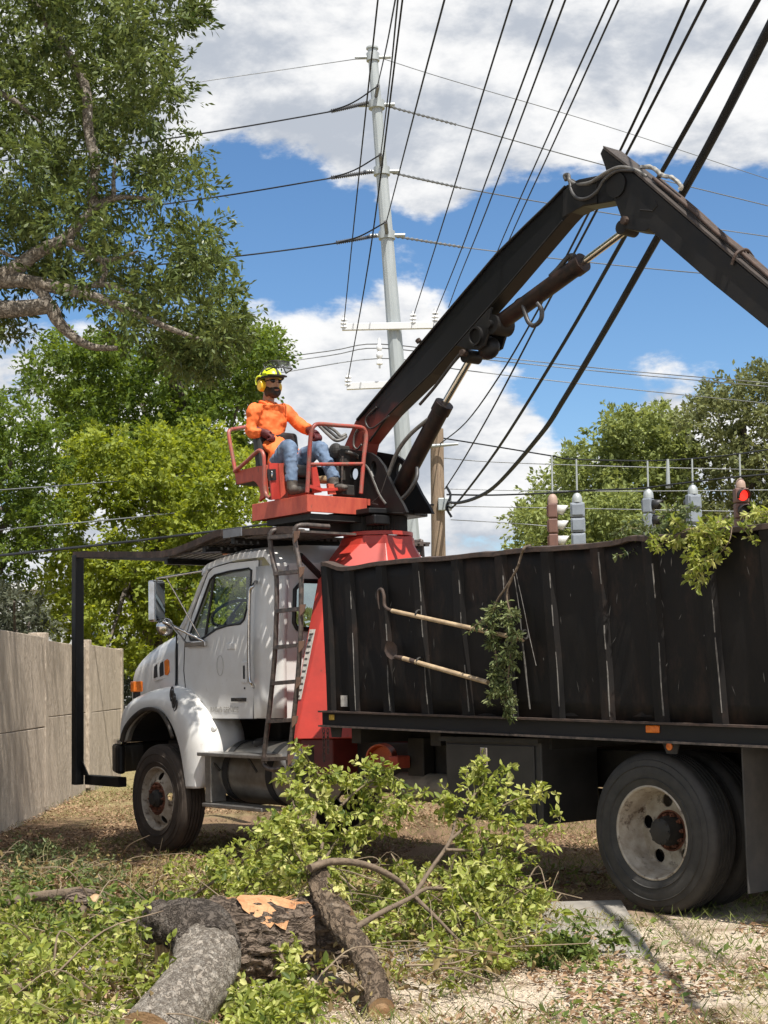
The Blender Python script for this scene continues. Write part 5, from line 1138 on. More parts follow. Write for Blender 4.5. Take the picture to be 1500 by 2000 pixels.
wire('thin wire from the frame top down to the upper cross arm left end', [(738, 0), (712, 240), (690, 450), (672, 628)], 22, DP - .3, .014, ext=(14, 0))
wire('thin wire crossing the steel pole down to the lower cross arm left end', [(786, 0), (739, 378), (712, 560), (680, 738)], 20, DP - .3, .014, ext=(12, 0))
wire('wire from the frame top to the topmost jumper on the steel pole', [(772, 0), (755, 90), (738, 165)], 26, DP - 1.2, .016, ext=(14, 0))
wire('wire from the frame top to the middle jumper on the steel pole', [(777, 0), (762, 150), (744, 300)], 24, DP - 1.2, .016, ext=(14, 0))
wire('wire from the frame top to the lowest jumper on the steel pole', [(868, 0), (815, 200), (755, 432)], 21, DP - 1.2, .016, ext=(12, 0))
wire('wire ending on the first insulator right of the steel pole', [(1000, 0), (950, 160), (870, 420), (807, 619)], 18, DP - .3, .013, ext=(10, 0))
wire('wire ending on the second insulator right of the steel pole', [(1080, 0), (950, 352), (900, 490), (850, 615)], 17, DP - .3, .013, ext=(10, 0))
wire('wire ending on the insulator hidden behind the boom, left of a close pair', [(1104, 0), (950, 411), (900, 535), (876, 600)], 17, DP - .3, .013, ext=(10, 0))
wire('left wire of the close pair running down behind the main boom', [(1190, 0), (1064, 280), (970, 495), (928, 612)], 16, DP - .3, .012, ext=(9, 0))
wire('right wire of the close pair running down behind the main boom', [(1208, 0), (1081, 280), (993, 472), (936, 612)], 16, DP - .3, .012, ext=(9, 0))
wire('twisted thin cable passing left of the knuckle to the wooden pole', [(1345, 0), (1235, 245), (1141, 433), (1051, 605), (975, 735), (910, 825), (858, 868)], 13, WP, .014, ext=(7, 0), name='utility_cable')
wire('thin black cable passing the boom knuckle to the wooden pole', [(1378, 0), (1250, 250), (1159, 423), (1062, 607), (972, 780), (907, 895), (869, 955)], 13, WP, .015, ext=(7, 0), name='utility_cable')
wire('thick black cable, upper of the two sweeping to the wooden pole', [(1480, 0), (1330, 270), (1222, 459), (1100, 672), (970, 880), (890, 985), (876, 990)], 11, WP - .3, .024, ext=(6, 0), name='utility_cable')
wire('thickest black cable, lower of the two sweeping to the wooden pole', [(1530, 0), (1392, 270), (1284, 465), (1180, 648), (1100, 782), (1055, 850), (972, 945), (930, 972), (895, 982), (876, 981)], 9, WP - .3, .034, ext=(5, 0), name='utility_cable', dens=6)
# lines leaving the steel pole left and right
for k, (yl, jl, yr, lr, (kx, ky)) in enumerate((((200, 600), (640, 219), 205, (890, 243, 1500, 402), (738, 168)), ((335, 600), (640, 349), 335, (900, 367, 1500, 462), (743, 302)), ((460, 600), (650, 476), 460, (905, 483, 1500, 545), (753, 434)))):
    nm = ('highest', 'middle', 'lowest')[k]; xl, yy = ((355, 267), (400, 388), (440, 503))[k]
    cl_ = pole_pt(yl[0])
    w_ = [(0, yy + (yy - jl[1]) * (xl / (jl[0] - xl)) * .8), (xl, yy), jl, (725 + 8 * k, yl[0])]
    wire('%s heavy conductor leaving the steel pole to the left' % nm, w_, 40, DP, .022, ext=(6, 0))
    ins = [jl, ((jl[0] + 725) / 2, (jl[1] + yl[0]) / 2), (722 + 8 * k, yl[0])]
    A, B = at(jl[0] + 8, jl[1] - 2, 44.5), at(722 + 8 * k, yl[0], DP)
    MB().tube([A + (B - A) * t for t in lin(0, 1, 41)], [.03 if i % 2 else .07 for i in range(41)], 8).build('strain_insulator', pm('grey_polymer', (.12, .12, .12), .5), sp_o, smooth=0)
    wire('%s looped jumper wire on the left of the steel pole' % nm, [jl, ((jl[0] + kx) / 2, (jl[1] + ky) / 2 + 7), (kx, ky)], 44.5, DP - 1.2, .022, name='jumper_wire')
    x1, y1, x2, y2 = lr
    wire('%s conductor leaving the steel pole to the right' % nm, [(745 + 8 * k, yr), (x1, y1), ((x1 + x2) / 2, (y1 + y2) / 2 + 4), (x2, y2)], DP, 52, .018, M_WIREG, ext=(0, 8))
    A, B = at(752 + 8 * k, yr + 1, DP), at(x1, y1, 46); MB().tube([A + (B - A) * t for t in lin(0, 1, 31)], [.02 if i % 2 else .05 for i in range(31)], 6).build('strain_insulator', M_WIREG, sp_o)
wire('thin shield wire leaving the pole top to the left', [(0, 222), (357, 165), (540, 138), (718, 112)], 40, DP, .012, M_WIREG, ext=(6, 0))
wire('thin shield wire leaving the pole top to the right', [(740, 112), (875, 155), (1180, 245), (1500, 350)], DP, 52, .012, M_WIREG, ext=(0, 8))
for k, (pts, lab) in enumerate((([(0, 764), (415, 715), (640, 686), (742, 672), (945, 695), (1200, 722), (1500, 748)], 'upper of three distribution wires passing the steel pole'), ([(0, 776), (415, 725), (640, 695), (742, 680), (945, 702), (1200, 728), (1500, 755)], 'middle of three distribution wires passing the steel pole'), ([(0, 798), (505, 734), (742, 700), (890, 721), (1200, 757), (1500, 788)], 'lowest of three distribution wires passing the steel pole'))):
    wire(lab, pts, 43, 47, .015, M_WIREG, ext=(5, 5))
wire('green-grey wire crossing the yellow-green tree at seat height', [(0, 957), (230, 940), (455, 921), (740, 895)], 26, 40, .011, M_WIREG, ext=(4, 0))
wire('wire crossing the yellow-green tree at platform height', [(0, 1035), (245, 1012), (490, 986), (800, 950)], 25, 38, .011, M_WIREG, ext=(4, 0))
wire('dark cable crossing the tree just above the cab guard', [(0, 1085), (224, 1061), (300, 1052), (430, 1036), (560, 1019), (850, 985)], 21, WP, .020, ext=(4, 0), name='utility_cable')
# signal span wires
SD = 36.0
wire('upper span wire holding the traffic signals', [(860, 855), (960, 871), (1075, 890), (1120, 897), (1260, 900), (1350, 896), (1440, 887), (1500, 878)], SD, SD, .017, ext=(0, 5), name='span_wire')
wire('lower span cable along the traffic signal tops', [(872, 966), (960, 967), (1072, 963), (1147, 958), (1248, 954), (1306, 947), (1424, 933), (1500, 926)], SD, SD - .1, .020, ext=(0, 5), name='span_wire')
wire('thin tether wire just below the upper span wire', [(860, 894), (960, 902), (1200, 911), (1500, 918)], SD + 3, SD + 3, .012, M_WIREG, ext=(0, 5), name='span_wire')
wire('thin tether wire level with the signal heads', [(872, 955), (1072, 959), (1300, 959), (1500, 957)], SD + 2, SD + 2, .010, M_WIREG, ext=(0, 5), name='span_wire')
wire('thin low wire behind the signals near the bed', [(872, 988), (960, 990), (1120, 993), (1500, 1000)], SD + 5, SD + 5, .012, M_WIREG, ext=(0, 5), name='span_wire')
wire('lowest thin wire left of the signals', [(880, 1015), (1000, 1022), (1120, 1032)], SD + 6, SD + 6, .012, M_WIREG, name='span_wire')
# traffic signals
M_SIGG = pm('grey_signal_housing', (.23, .26, .30), .5, col2=(.15, .17, .20), scale=5, amt=.7)
M_SIGB = pm('brown_signal_housing', (.17, .085, .065), .6, col2=(.10, .055, .045), scale=5, amt=.7)
M_SIGK = pm('black_signal_housing', (.02, .02, .022), .5)
M_SIGL = pm('pale_signal_hood', (.55, .55, .53), .5)
def emis(name, col, s):
    m = bpy.data.materials.new(name); m.use_nodes = True; b = m.node_tree.nodes['Principled BSDF']; b.inputs['Base Color'].default_value = (*col, 1)
    b.inputs['Emission Color'].default_value = (*col, 1); b.inputs['Emission Strength'].default_value = s; return m
M_REDL = emis('lit_red_lens', (1.0, .03, .02), 1.1); M_LENS = pm('unlit_lens', (.05, .05, .045), .2)
def signal(label, px, ytop, yhang, rotz, house, hood_m, lit=False):
    top = at(px, ytop, SD); o = thing('traffic_signal', label, 'traffic light', top + Vector((0, 0, -1.2)), 'traffic signals on the span wire')
    R = Matrix.Rotation(rotz, 3, 'Z'); P = lambda v: top + R @ Vector(v)
    MB().tube([at(px - 1.5, yhang, SD), top], .022, 8).build('hanger', M_GALV, o, smooth=50)
    MB().lathe([(.03, .09), (.07, .07), (.11, .0), (.12, -.08), (.12, -.14)], top, (0, 0, 1), 14).build('hanger_cap', M_GALV if not house is M_SIGB else pm('tan_cap', (.35, .24, .19), .6), o, smooth=40)
    for k in range(3):
        c = Vector((0, 0, -.32 - .36 * k))
        hs = MB().box(P(c), (.34, .22, .345), R).build('signal_section', house, o, bevel=.03)
        MB().box(P(c + Vector((0, .125, 0))), (.26, .03, .26), R).build('back_rib', house, hs, bevel=.02)
        MB().lathe([(.13, 0), (.12, .012), (.05, .03), (.005, .034)], P(c + Vector((0, -.112, 0))), R @ Vector((0, -1, 0)), 22).build('lens', M_REDL if lit and k == 0 else M_LENS, hs, smooth=50)
        v = []; m_ = 16
        for i in range(m_ + 1):
            a = math.radians(-30 + 240 * i / m_); ln = .26 * (.45 + .55 * math.sin(max(0, min(math.pi, (a + .5) * .75)))); q = Vector((.145 * math.cos(a), 0, .145 * math.sin(a)))
            v.append((P(c + q + Vector((0, -.105, 0))), P(c + q * .98 + Vector((0, -.105 - ln, -.02)))))
        ho = MB().loft([[a for a, b in v], [b for a, b in v]], closed=False).build('signal_hood', hood_m, hs, smooth=60); md = ho.modifiers.new('t', 'SOLIDIFY'); md.thickness = .01
    return o
signal('brown-backed traffic signal seen side-on with three pale hoods, leftmost of the row', 1079, 972, 890, math.radians(80), M_SIGB, M_SIGL)
signal('grey traffic signal seen from behind, left of the side-on black one', 1127, 970, 897, math.radians(172), M_SIGG, M_SIGK)
signal('traffic signal with black hood turned right, half hidden by leaves in the bed', 1266, 962, 900, math.radians(62), M_SIGG, M_SIGK)
signal('grey traffic signal seen from behind, next to the lit red one', 1353, 954, 896, math.radians(190), M_SIGG, M_SIGK)
signal('traffic signal facing us with its red lamp lit', 1446, 942, 887, math.radians(8), M_SIGB, M_SIGK, True)
hs_ = thing('wire_hanger', 'bare metal hanger rod between the signals with nothing on it', 'hanger', at(1305, 945, SD)); MB().tube([at(1304, 897, SD), at(1305, 948, SD)], [.035, .05], 8).build('rod', M_GALV, hs_); MB().box(at(1305, 951, SD), (.10, .08, .06)).build('clamp', M_GALV, hs_)
# ------------------------------------------------------------------ trees
M_BARK = barkmat('grey_oak_bark', (.13, .11, .09), (.38, .335, .28), (.54, .51, .46), 55, depth=.015, patch=9)
M_BARKD = pm('dark_bark', (.075, .06, .048), .95, col2=(.14, .12, .10), scale=6, amt=.8, bump=.03, bscale=10)
M_OAK = leafmat('oak_leaves', (.035, .058, .016), (.165, .205, .065), .30, .35)
M_YEL = leafmat('spring_leaves', (.085, .125, .018), (.330, .380, .070), .45, .5)
M_MID = leafmat('mid_green_leaves', (.040, .075, .014), (.165, .225, .045), .38, .45)
M_PAL = leafmat('pale_green_leaves', (.085, .115, .035), (.290, .335, .115), .35, .5)
M_DUL = leafmat('dull_green_leaves', (.070, .085, .034), (.235, .255, .110), .32, .5)
M_GRY = leafmat('grey_green_leaves', (.040, .048, .028), (.120, .130, .085), .25, .5)
def inside(poly, x, y):
    c = False; j = len(poly) - 1
    for i in range(len(poly)):
        xi, yi = poly[i]; xj, yj = poly[j]
        if (yi > y) != (yj > y) and x < (xj - xi) * (y - yi) / (yj - yi) + xi: c = not c
        j = i
    return c
def clump_leaves(C, Rr, per, ln, wr, flat=.8, droop=.25, shell=.55):
    """leaves spread through ellipsoidal sprays; C (n,3) centres, Rr (n,) radii"""
    n = len(C); idx = np.repeat(np.arange(n), per); m = len(idx); K = 9
    tws = unit(n * K).reshape(n, K, 3) + np.array([0, 0, .15]); tws /= np.linalg.norm(tws, axis=2, keepdims=True)
    tl_ = .55 + .45 * RNG.random((n, K)); j = RNG.integers(0, K, m); d = tws[idx, j]; t = RNG.random(m) ** .6
    P = C[idx] + d * (t * tl_[idx, j] * Rr[idx] * 1.15)[:, None] * np.array([1, 1, flat]) + unit(m) * (ln * .5)
    P[:, 2] -= droop * .5 * Rr[idx] * t * t
    D = d * .9 + unit(m) * .75 + np.array([0, 0, -droop]); N = unit(m) * .8 + np.array([0, 0, .8])
    L = ln * (.65 + .7 * RNG.random(m)); T = np.clip(.5 + .22 * RNG.normal(size=m) + .22 * (RNG.random(n)[idx] - .5) * 2 + .10 * d[:, 2], 0, 1)
    return P, D, N, L, L * wr, T
def tree(name, label, base, trunk, limbs, C, R, per, ln, wr, mat, bark=M_BARKD, group=None, droop=.25, tr=(.25, .10)):
    o = thing(name, label, 'tree', base, group)
    tp = spline([Vector(p) for p in trunk], 5); mb = MB().tube(tp, lin(tr[0], tr[1], len(tp)), 12, rough=.12, freq=3)
    t_o = mb.build('trunk', bark, o, smooth=60)
    for k, (pts, r0, r1) in enumerate(limbs):
        if name == 'live_oak': r0, r1 = r0 * 1.0, r1 * .7
        s = spline([Vector(p) for p in pts], 5); MB().tube(s, lin(r0, r1, len(s)), 9, rough=.12, freq=4).build('limb', bark, t_o, smooth=60)
    P, D, N, L, W, T = clump_leaves(np.array(C), np.array(R), per, ln, wr, droop=droop)
    leaves('crown', P, D, N, L, W, T, mat, o); return o
def fill(poly, n, d0, d1, rmin, rmax, seed, holes=(), spread=1.0, edge=1.0):
    """spray centres through the volume of a crown whose outline is known"""
    rs = random.Random(seed); xs = [p[0] for p in poly]; ys = [p[1] for p in poly]; C, R = [], []
    while len(C) < n:
        x, y = rs.uniform(min(xs), max(xs)), rs.uniform(min(ys), max(ys))
        if not inside(poly, x, y) or any((x - a) ** 2 / (rx * rx) + (y - b) ** 2 / (ry * ry) < 1 for a, b, rx, ry in holes): continue
        C.append(tuple(at(x, y, rs.uniform(d0, d1)))); R.append(rs.uniform(rmin, rmax))
    return C, R
# the live oak reaching in from the left; its trunk stands outside the frame
OD = 13.0
oak_poly = [(-420, -260), (120, -260), (300, -160), (395, -60), (365, 10), (372, 35), (345, 80), (342, 130), (350, 190), (335, 235), (372, 285), (398, 330), (398, 370), (385, 405), (415, 440), (440, 478), (432, 505), (458, 540), (475, 580), (470, 640), (440, 690), (390, 700), (300, 690), (235, 665), (215, 620), (160, 590), (60, 560), (-420, 560)]
oak_low = [(-420, 560), (40, 585), (45, 640), (28, 690), (-420, 720)]
holes = [(270, 440, 24, 40), (45, 182, 22, 26), (185, 605, 40, 20), (205, 330, 12, 14), (320, 505, 26, 12), (110, 540, 20, 14), (10, 320, 16, 16), (245, 545, 30, 10), (80, 585, 30, 12), (20, 500, 20, 20)]
C1, R1 = fill(oak_poly, 1150, OD - 1.6, OD + 1.9, .16, .30, 3, holes)
C2, R2 = fill(oak_low, 70, OD - 1.0, OD + 1.0, .13, .22, 5)
C3, R3 = fill([(355, 0), (388, -10), (392, 30), (372, 48), (350, 20)], 8, OD - .4, OD + .4, .10, .15, 8)
C4, R4 = fill([(330, 650), (480, 600), (480, 690), (440, 730), (330, 725)], 46, OD - .5, OD + .8, .13, .22, 9)
C5, R5 = fill([(-420, 60), (200, 60), (270, 250), (210, 440), (60, 520), (-420, 520)], 210, 15.5, 23, .3, .5, 12, holes)  # unseen sprays behind the visible crown, added to dapple the wall with shade
C1 += C5; R1 += R5
oakb = Vector((-5.3, 12.4, 0))
a_ = lambda x, y, d=OD - .9: at(x, y, d)
hub1 = a_(-150, 600, OD - .2)
oak_limbs = [([hub1, a_(0, 604), a_(60, 601), a_(97, 600), a_(112, 625), a_(140, 655), a_(180, 677), a_(230, 680)], .085, .03),
             ([a_(-150, 560), a_(0, 546), a_(60, 551), a_(130, 566), a_(200, 585), a_(270, 615), a_(340, 645), a_(400, 665)], .075, .02),
             ([a_(-60, 560), a_(20, 530), a_(75, 492), a_(128, 465), a_(160, 430), a_(200, 395), a_(240, 385), a_(300, 388)], .075, .018),
             ([a_(130, 470), a_(165, 490), a_(200, 508), a_(240, 502), a_(270, 490)], .035, .012),
             ([a_(185, 408), a_(180, 370), a_(186, 320), a_(172, 250), a_(165, 165), a_(120, 85), a_(60, 0), a_(20, -60)], .05, .045),
             ([a_(150, 565), a_(200, 555), a_(250, 570), a_(310, 590)], .03, .01), ([a_(95, 598), a_(85, 575), a_(60, 555)], .05, .05),
             ([a_(200, 508), a_(205, 535), a_(190, 560)], .028, .02), ([a_(222, 388), a_(222, 350), a_(225, 310)], .022, .012),
             ([a_(-40, 160), a_(25, 195), a_(50, 215), a_(80, 240)], .03, .012), ([a_(0, 490), a_(20, 500), a_(34, 505)], .02, .012)]
oak = tree('live_oak', 'large grey-limbed live oak leaning in over the wall from the left edge', oakb, [oakb, Vector((-5.2, 12.5, 1.6)), Vector((-4.9, 12.7, 3.2)), hub1], oak_limbs,
           C1 + C2 + C3 + C4, R1 + R2 + R3 + R4, 104, .064, .36, M_OAK, M_BARK, tr=(.34, .12))
# trees behind the wall and cab
def quick(name, label, poly, n, d0, d1, r0, r1, seed, per, ln, wr, mat, bx, by, group='trees beyond the wall', holes=(), tops=None, droop=.2, tr=(.28, .12), bark=M_BARKD):
    C, R = fill(poly, n, d0, d1, r0, r1, seed, holes); dm = (d0 + d1) / 2
    base = at(bx, by, dm); base.z = gz(0, 30); ty = tops or (min(p[1] for p in poly) + 120); top = at(bx, ty, dm); rs = random.Random(seed); limbs = []
    for k in range(7):
        t = .35 + .55 * k / 7; s = base + (top - base) * t; e = Vector(C[rs.randrange(len(C))]); limbs.append(([s, (s + e) / 2 + Vector((0, 0, .3)), e], tr[1] * .8, .02))
    return tree(name, label, base, [base, base + (top - base) * .4 + Vector((.3, 0, 0)), top], limbs, C, R, per, ln, wr, mat, bark, group, droop, tr)
quick('broadleaf_tree', 'bright yellow-green tree standing behind the cab', [(130, 870), (220, 830), (330, 845), (430, 830), (500, 900), (520, 1000), (530, 1100), (540, 1200), (480, 1260), (330, 1290), (250, 1300), (130, 1280), (90, 1210), (75, 1150), (120, 1080), (110, 960)], 520, 28.5, 33, .28, .55, 21, 120, .105, .6, M_YEL, 300, 1400)
quick('broadleaf_tree', 'taller mid-green tree rising left of the operator behind the yellow-green one', [(60, 690), (110, 655), (200, 650), (330, 690), (440, 640), (530, 640), (552, 690), (520, 740), (490, 800), (490, 880), (440, 940), (330, 880), (220, 900), (140, 900), (90, 790), (40, 750)], 430, 33, 38, .32, .60, 22, 115, .12, .5, M_MID, 345, 1400,
      holes=[(90, 800, 26, 34), (300, 815, 14, 10), (345, 700, 16, 12)], tops=720, tr=(.3, .2))
quick('broadleaf_tree', 'dark green tree at the left edge behind the wall', [(-160, 800), (0, 770), (60, 780), (110, 830), (120, 900), (105, 980), (110, 1050), (60, 1110), (20, 1140), (-160, 1130)], 200, 27, 30, .28, .50, 23, 110, .10, .5, M_MID, -60, 1420, holes=[(60, 880, 14, 18)])
quick('shrub', 'grey-green rounded shrub showing over the wall at left', [(-40, 1160), (20, 1148), (60, 1165), (95, 1200), (112, 1240), (110, 1300), (-40, 1300)], 70, 24, 27, .22, .38, 24, 70, .10, .5, M_GRY, 30, 1400, group='shrubs', tr=(.08, .04), tops=1230)
quick('shrub', 'dark shrub between the wall end and the hood', [(228, 1270), (260, 1240), (330, 1260), (330, 1420), (228, 1420)], 60, 34, 37, .3, .5, 25, 60, .13, .5, M_GRY, 270, 1440, group='shrubs', tr=(.08, .04), tops=1330)
# trees beyond the signals on the right
quick('broadleaf_tree', 'pale green tree behind the traffic signals, left of the tall oak', [(1010, 1060), (1005, 1010), (1040, 980), (1060, 940), (1110, 915), (1120, 880), (1170, 840), (1230, 800), (1290, 785), (1330, 815), (1350, 900), (1360, 1060)], 300, 52, 58, .5, .95, 31, 125, .19, .5, M_PAL, 1210, 1420, group='trees beyond the signals')
quick('broadleaf_tree', 'tall dull-green oak at the right edge behind the lit signal', [(1330, 1060), (1325, 900), (1335, 840), (1360, 780), (1400, 740), (1440, 735), (1470, 750), (1510, 715), (1700, 700), (1700, 1060)], 300, 50, 56, .5, .95, 32, 125, .18, .5, M_DUL, 1450, 1420, group='trees beyond the signals', holes=[(1480, 790, 14, 12), (1390, 830, 10, 10)])
quick('broadleaf_tree', 'low bright tree at the foot of the pale green one, near the wooden pole', [(1003, 1062), (1020, 1000), (1080, 985), (1180, 960), (1300, 1000), (1300, 1100), (1003, 1100)], 120, 47, 50, .4, .7, 33, 100, .16, .5, M_PAL, 1130, 1420, group='trees beyond the signals')
# far wood that reads as one mass behind everything
rs = random.Random(77); C = [(rs.uniform(-70, 70), rs.uniform(95, 125), rs.uniform(.6, 6.2)) for _ in range(900)]
P, D, N, L, W, T = clump_leaves(np.array(C), np.full(900, 1.5), 34, .6, .6)
fw_ = leaves('distant_wood', P, D, N, L, W, T, M_DUL); tag(fw_, 'low distant line of woods along the horizon', 'woods')

# ------------------------------------------------------------------ cut wood in the foreground
M_LOG = barkmat('furrowed_log_bark', (.065, .048, .037), (.36, .275, .21), (.48, .41, .33), 34, (.38, 1, 1), .05, 9, .58, .75)
M_LIMB = barkmat('mottled_grey_bark', (.11, .09, .07), (.33, .285, .235), (.53, .485, .42), 90, (1, .5, 1), .010, 30, .47, .72)
M_TWB = pm('brown_twig_bark', (.17, .125, .085), .9, col2=(.09, .065, .045), scale=18, amt=.9, bump=.01, bscale=40)
M_CUT = pm('fresh_cut_wood', (.52, .35, .20), .75, col2=(.36, .20, .10), scale=8, amt=.9, stretch=(1, 1, 1), bump=.004, bscale=60)
M_SPL = pm('splintered_orange_wood', (.52, .30, .15), .8, col2=(.36, .15, .06), scale=10, amt=1.0, bump=.02, bscale=40)
def wood(o, name, pts, r0, r1, bark, n=22, rough=.10, freq=7, cuts=(1, 1), dens=8, seed=0, ani=0.0):
    s = spline(pts, dens); rd = lin(r0, r1, len(s)); b = MB().tube(s, rd, n, cap=False, rough=rough, freq=freq, seed=seed, ani=ani).build(name, bark, o, smooth=70)
    for k, (i, j) in enumerate(((0, 1), (-1, -2))):
        if not cuts[k]: continue
        d = (s[i] - s[j]).normalized(); mb = MB(); u = d.orthogonal().normalized(); w = d.cross(u); r = rd[i] * 1.01
        rings = [[s[i] + d * (.004 * math.cos(4 * q)) + (u * math.cos(2 * math.pi * a / n) + w * math.sin(2 * math.pi * a / n)) * max(r * q, .001) for a in range(n)] for q in (1, .8, .6, .4, .2, 0)]
        mb.loft(rings, cap=False).build('cut_face', M_CUT, b, smooth=70)
    return b
def gp(x, y, z): return on_ground(x, y, z)
lg = thing('forked_log', 'big felled log with furrowed bark and a mottled grey forked limb', 'log', gp(480, 1910, 0))
A = at(395, 1838, 8.10); B = at(520, 1830, 8.28); C_ = at(662, 1845, 8.55); A.z, B.z, C_.z = .20, .19, .175
wood(lg, 'trunk', [A + (A - B) * .15, A, B, C_], .235, .195, M_LOG, 96, .20, 17, (1, 1), 34, 3, .45)
M_CHAR = barkmat('charcoal_bark', (.05, .04, .033), (.21, .175, .145), (.36, .325, .28), 48, (1, 1, 1), .03, 12, .56, .74)
lp = [at(306, 1812, 7.98), at(345, 1806, 7.92), at(392, 1822, 7.84), at(404, 1868, 7.70), at(384, 1925, 7.4), at(335, 1985, 7.1), at(286, 2042, 6.85)]; lr = [.085, .118, .150, .162, .160, .157, .155]
ls = spline(lp, 18); lrr = [v.x for v in spline([Vector((r, 0, 0)) for r in lr], 18)]; cutp = 46
lo = MB().tube(ls[cutp:], lrr[cutp:], 56, cap=False, rough=.07, freq=9, seed=6, ani=.6).build('limb', M_LIMB, lg, smooth=70)
dE = (ls[-1] - ls[-2]).normalized(); uE = dE.orthogonal().normalized(); wE = dE.cross(uE)
MB().loft([[ls[-1] + (uE * math.cos(6.2832 * q / 40) + wE * math.sin(6.2832 * q / 40)) * max(.156 * f, .001) for q in range(40)] for f in (1, .7, .4, 0)], cap=False).build('cut_face', M_CUT, lo, smooth=70)
MB().tube(ls[:cutp + 9], [r * (1.05 - .10 * max(0, i - cutp) / 8) for i, r in enumerate(lrr[:cutp + 9])], 64, rough=.17, freq=15, seed=9, ani=.6).build('crotch', M_CHAR, lg, smooth=70)
kn = MB().ellips(at(318, 1800, 7.95), (.10, .12, .105), 40, 28); kc0 = at(318, 1800, 7.95); kn.v = [tuple(Vector(v) + (Vector(v) - kc0).normalized() * (.06 * noise.noise(Vector(v) * 11) + .03 * noise.noise(Vector(v) * 27))) for v in kn.v]
kn.build('knot', M_CHAR, lg, smooth=60)
rs = random.Random(5)
# torn strip of bare orange wood along the top of the log
la = (C_ - A).normalized(); lu = Vector((0, 0, 1)); lw = la.cross(lu).normalized(); rows = []
for i in range(15):
    t = i / 14; c = A + la * (.16 + .42 * t); hw = .62 * math.sin(math.pi * min(1, t * 1.15 + .08)) * (1 + .5 * noise.noise(Vector((t * 7, 0, 2)))) + .05; row = []
    for q in lin(-1, 1, 9):
        an = q * hw + .50; rr = .246 - .03 * t + .012 * noise.noise(Vector((t * 3, q * 9, 5))) + .004
        row.append(c + (lu * math.cos(an) - lw * math.sin(an) * -1) * rr)
    rows.append(row)
pt = MB().loft(rows, closed=False).build('bare_wood', M_SPL, lg, smooth=25)
for k in range(9):
    t = rs.uniform(.0, .9); c = A + la * (.08 + .5 * t) ; an = .5 + rs.uniform(-.6, .6); p = c + (lu * math.cos(an) + lw * math.sin(an)) * (.238 - .03 * t); d = la * rs.uniform(.04, .11) + lu * rs.uniform(.0, .02); w = lw * rs.uniform(.004, .011)
    MB().add([p - w, p + w, p + d, p - w - lu * .012, p + w - lu * .012], [(0, 1, 2), (0, 2, 3), (1, 4, 2), (3, 2, 4), (0, 3, 4, 1)]).build('splinter', M_SPL, lg)
q4 = [at(x, y, 7.92) for x, y in ((301, 1846), (322, 1838), (344, 1868), (338, 1925), (318, 1942), (300, 1938))]
MB().prism(q4, (0.02, .16, 0)).build('split_face', pm('split_tan_wood', (.50, .36, .22), .8, col2=(.30, .19, .10), scale=16, amt=1.0, stretch=(3, 3, .3), bump=.02, bscale=30), lg, bevel=.012)
cb = thing('cut_limb', 'curved furrowed limb with a sawn foot leaning on the big log', 'branch', gp(748, 1975, 0))
wood(cb, 'limb', [at(618, 1700, 8.55), at(632, 1750, 8.35), at(660, 1800, 8.05), at(700, 1850, 7.75), at(728, 1910, 7.45), at(745, 1972, 7.22)], .062, .060, barkmat('light_furrowed_bark', (.07, .05, .035), (.29, .215, .15), (.36, .29, .22), 42, (1, .6, 1), .03, 9), 44, .20, 40, (0, 1), 22, 2, .4)
sl_ = thing('small_log', 'small sawn log with a round pale cut end at left', 'log', gp(185, 1800, 0))
wood(sl_, 'wood', [at(186, 1760, 9.55), at(205, 1772, 9.75), at(240, 1800, 9.95), at(262, 1830, 10.0)], .047, .07, M_LOG, 20, .12, 12, (1, 0), 6, 8)
MB().ellips(at(160, 1756, 9.9), (.11, .08, .07), 14, 10).build('knot', M_LOG, sl_, smooth=40)
for (nm, lab, pts, r0, r1) in (('cut_branch', 'pale bare branch lying across the leaves at the left edge', [at(15, 1765, 10.1), at(60, 1753, 10.1), at(110, 1748, 10.0), at(160, 1742, 9.9)], .030, .038),
    ('cut_branch', 'thin crooked bare branch low in the left corner', [at(-40, 1950, 7.9), at(0, 1938, 7.9), at(60, 1925, 7.95), at(110, 1915, 8.0), at(150, 1925, 8.0), at(188, 1932, 7.95)], .026, .022),
    ('cut_branch', 'short stick standing among leaves left of the knotted log', [at(148, 1826, 9.3), at(155, 1795, 9.35), at(164, 1772, 9.4)], .018, .022)):
    o = thing(nm, lab, 'branch', pts[0] - Vector((0, 0, pts[0].z))); wood(o, 'wood', pts, r0, r1, M_TWB, 12, .12, 12, (1, 1), 6)

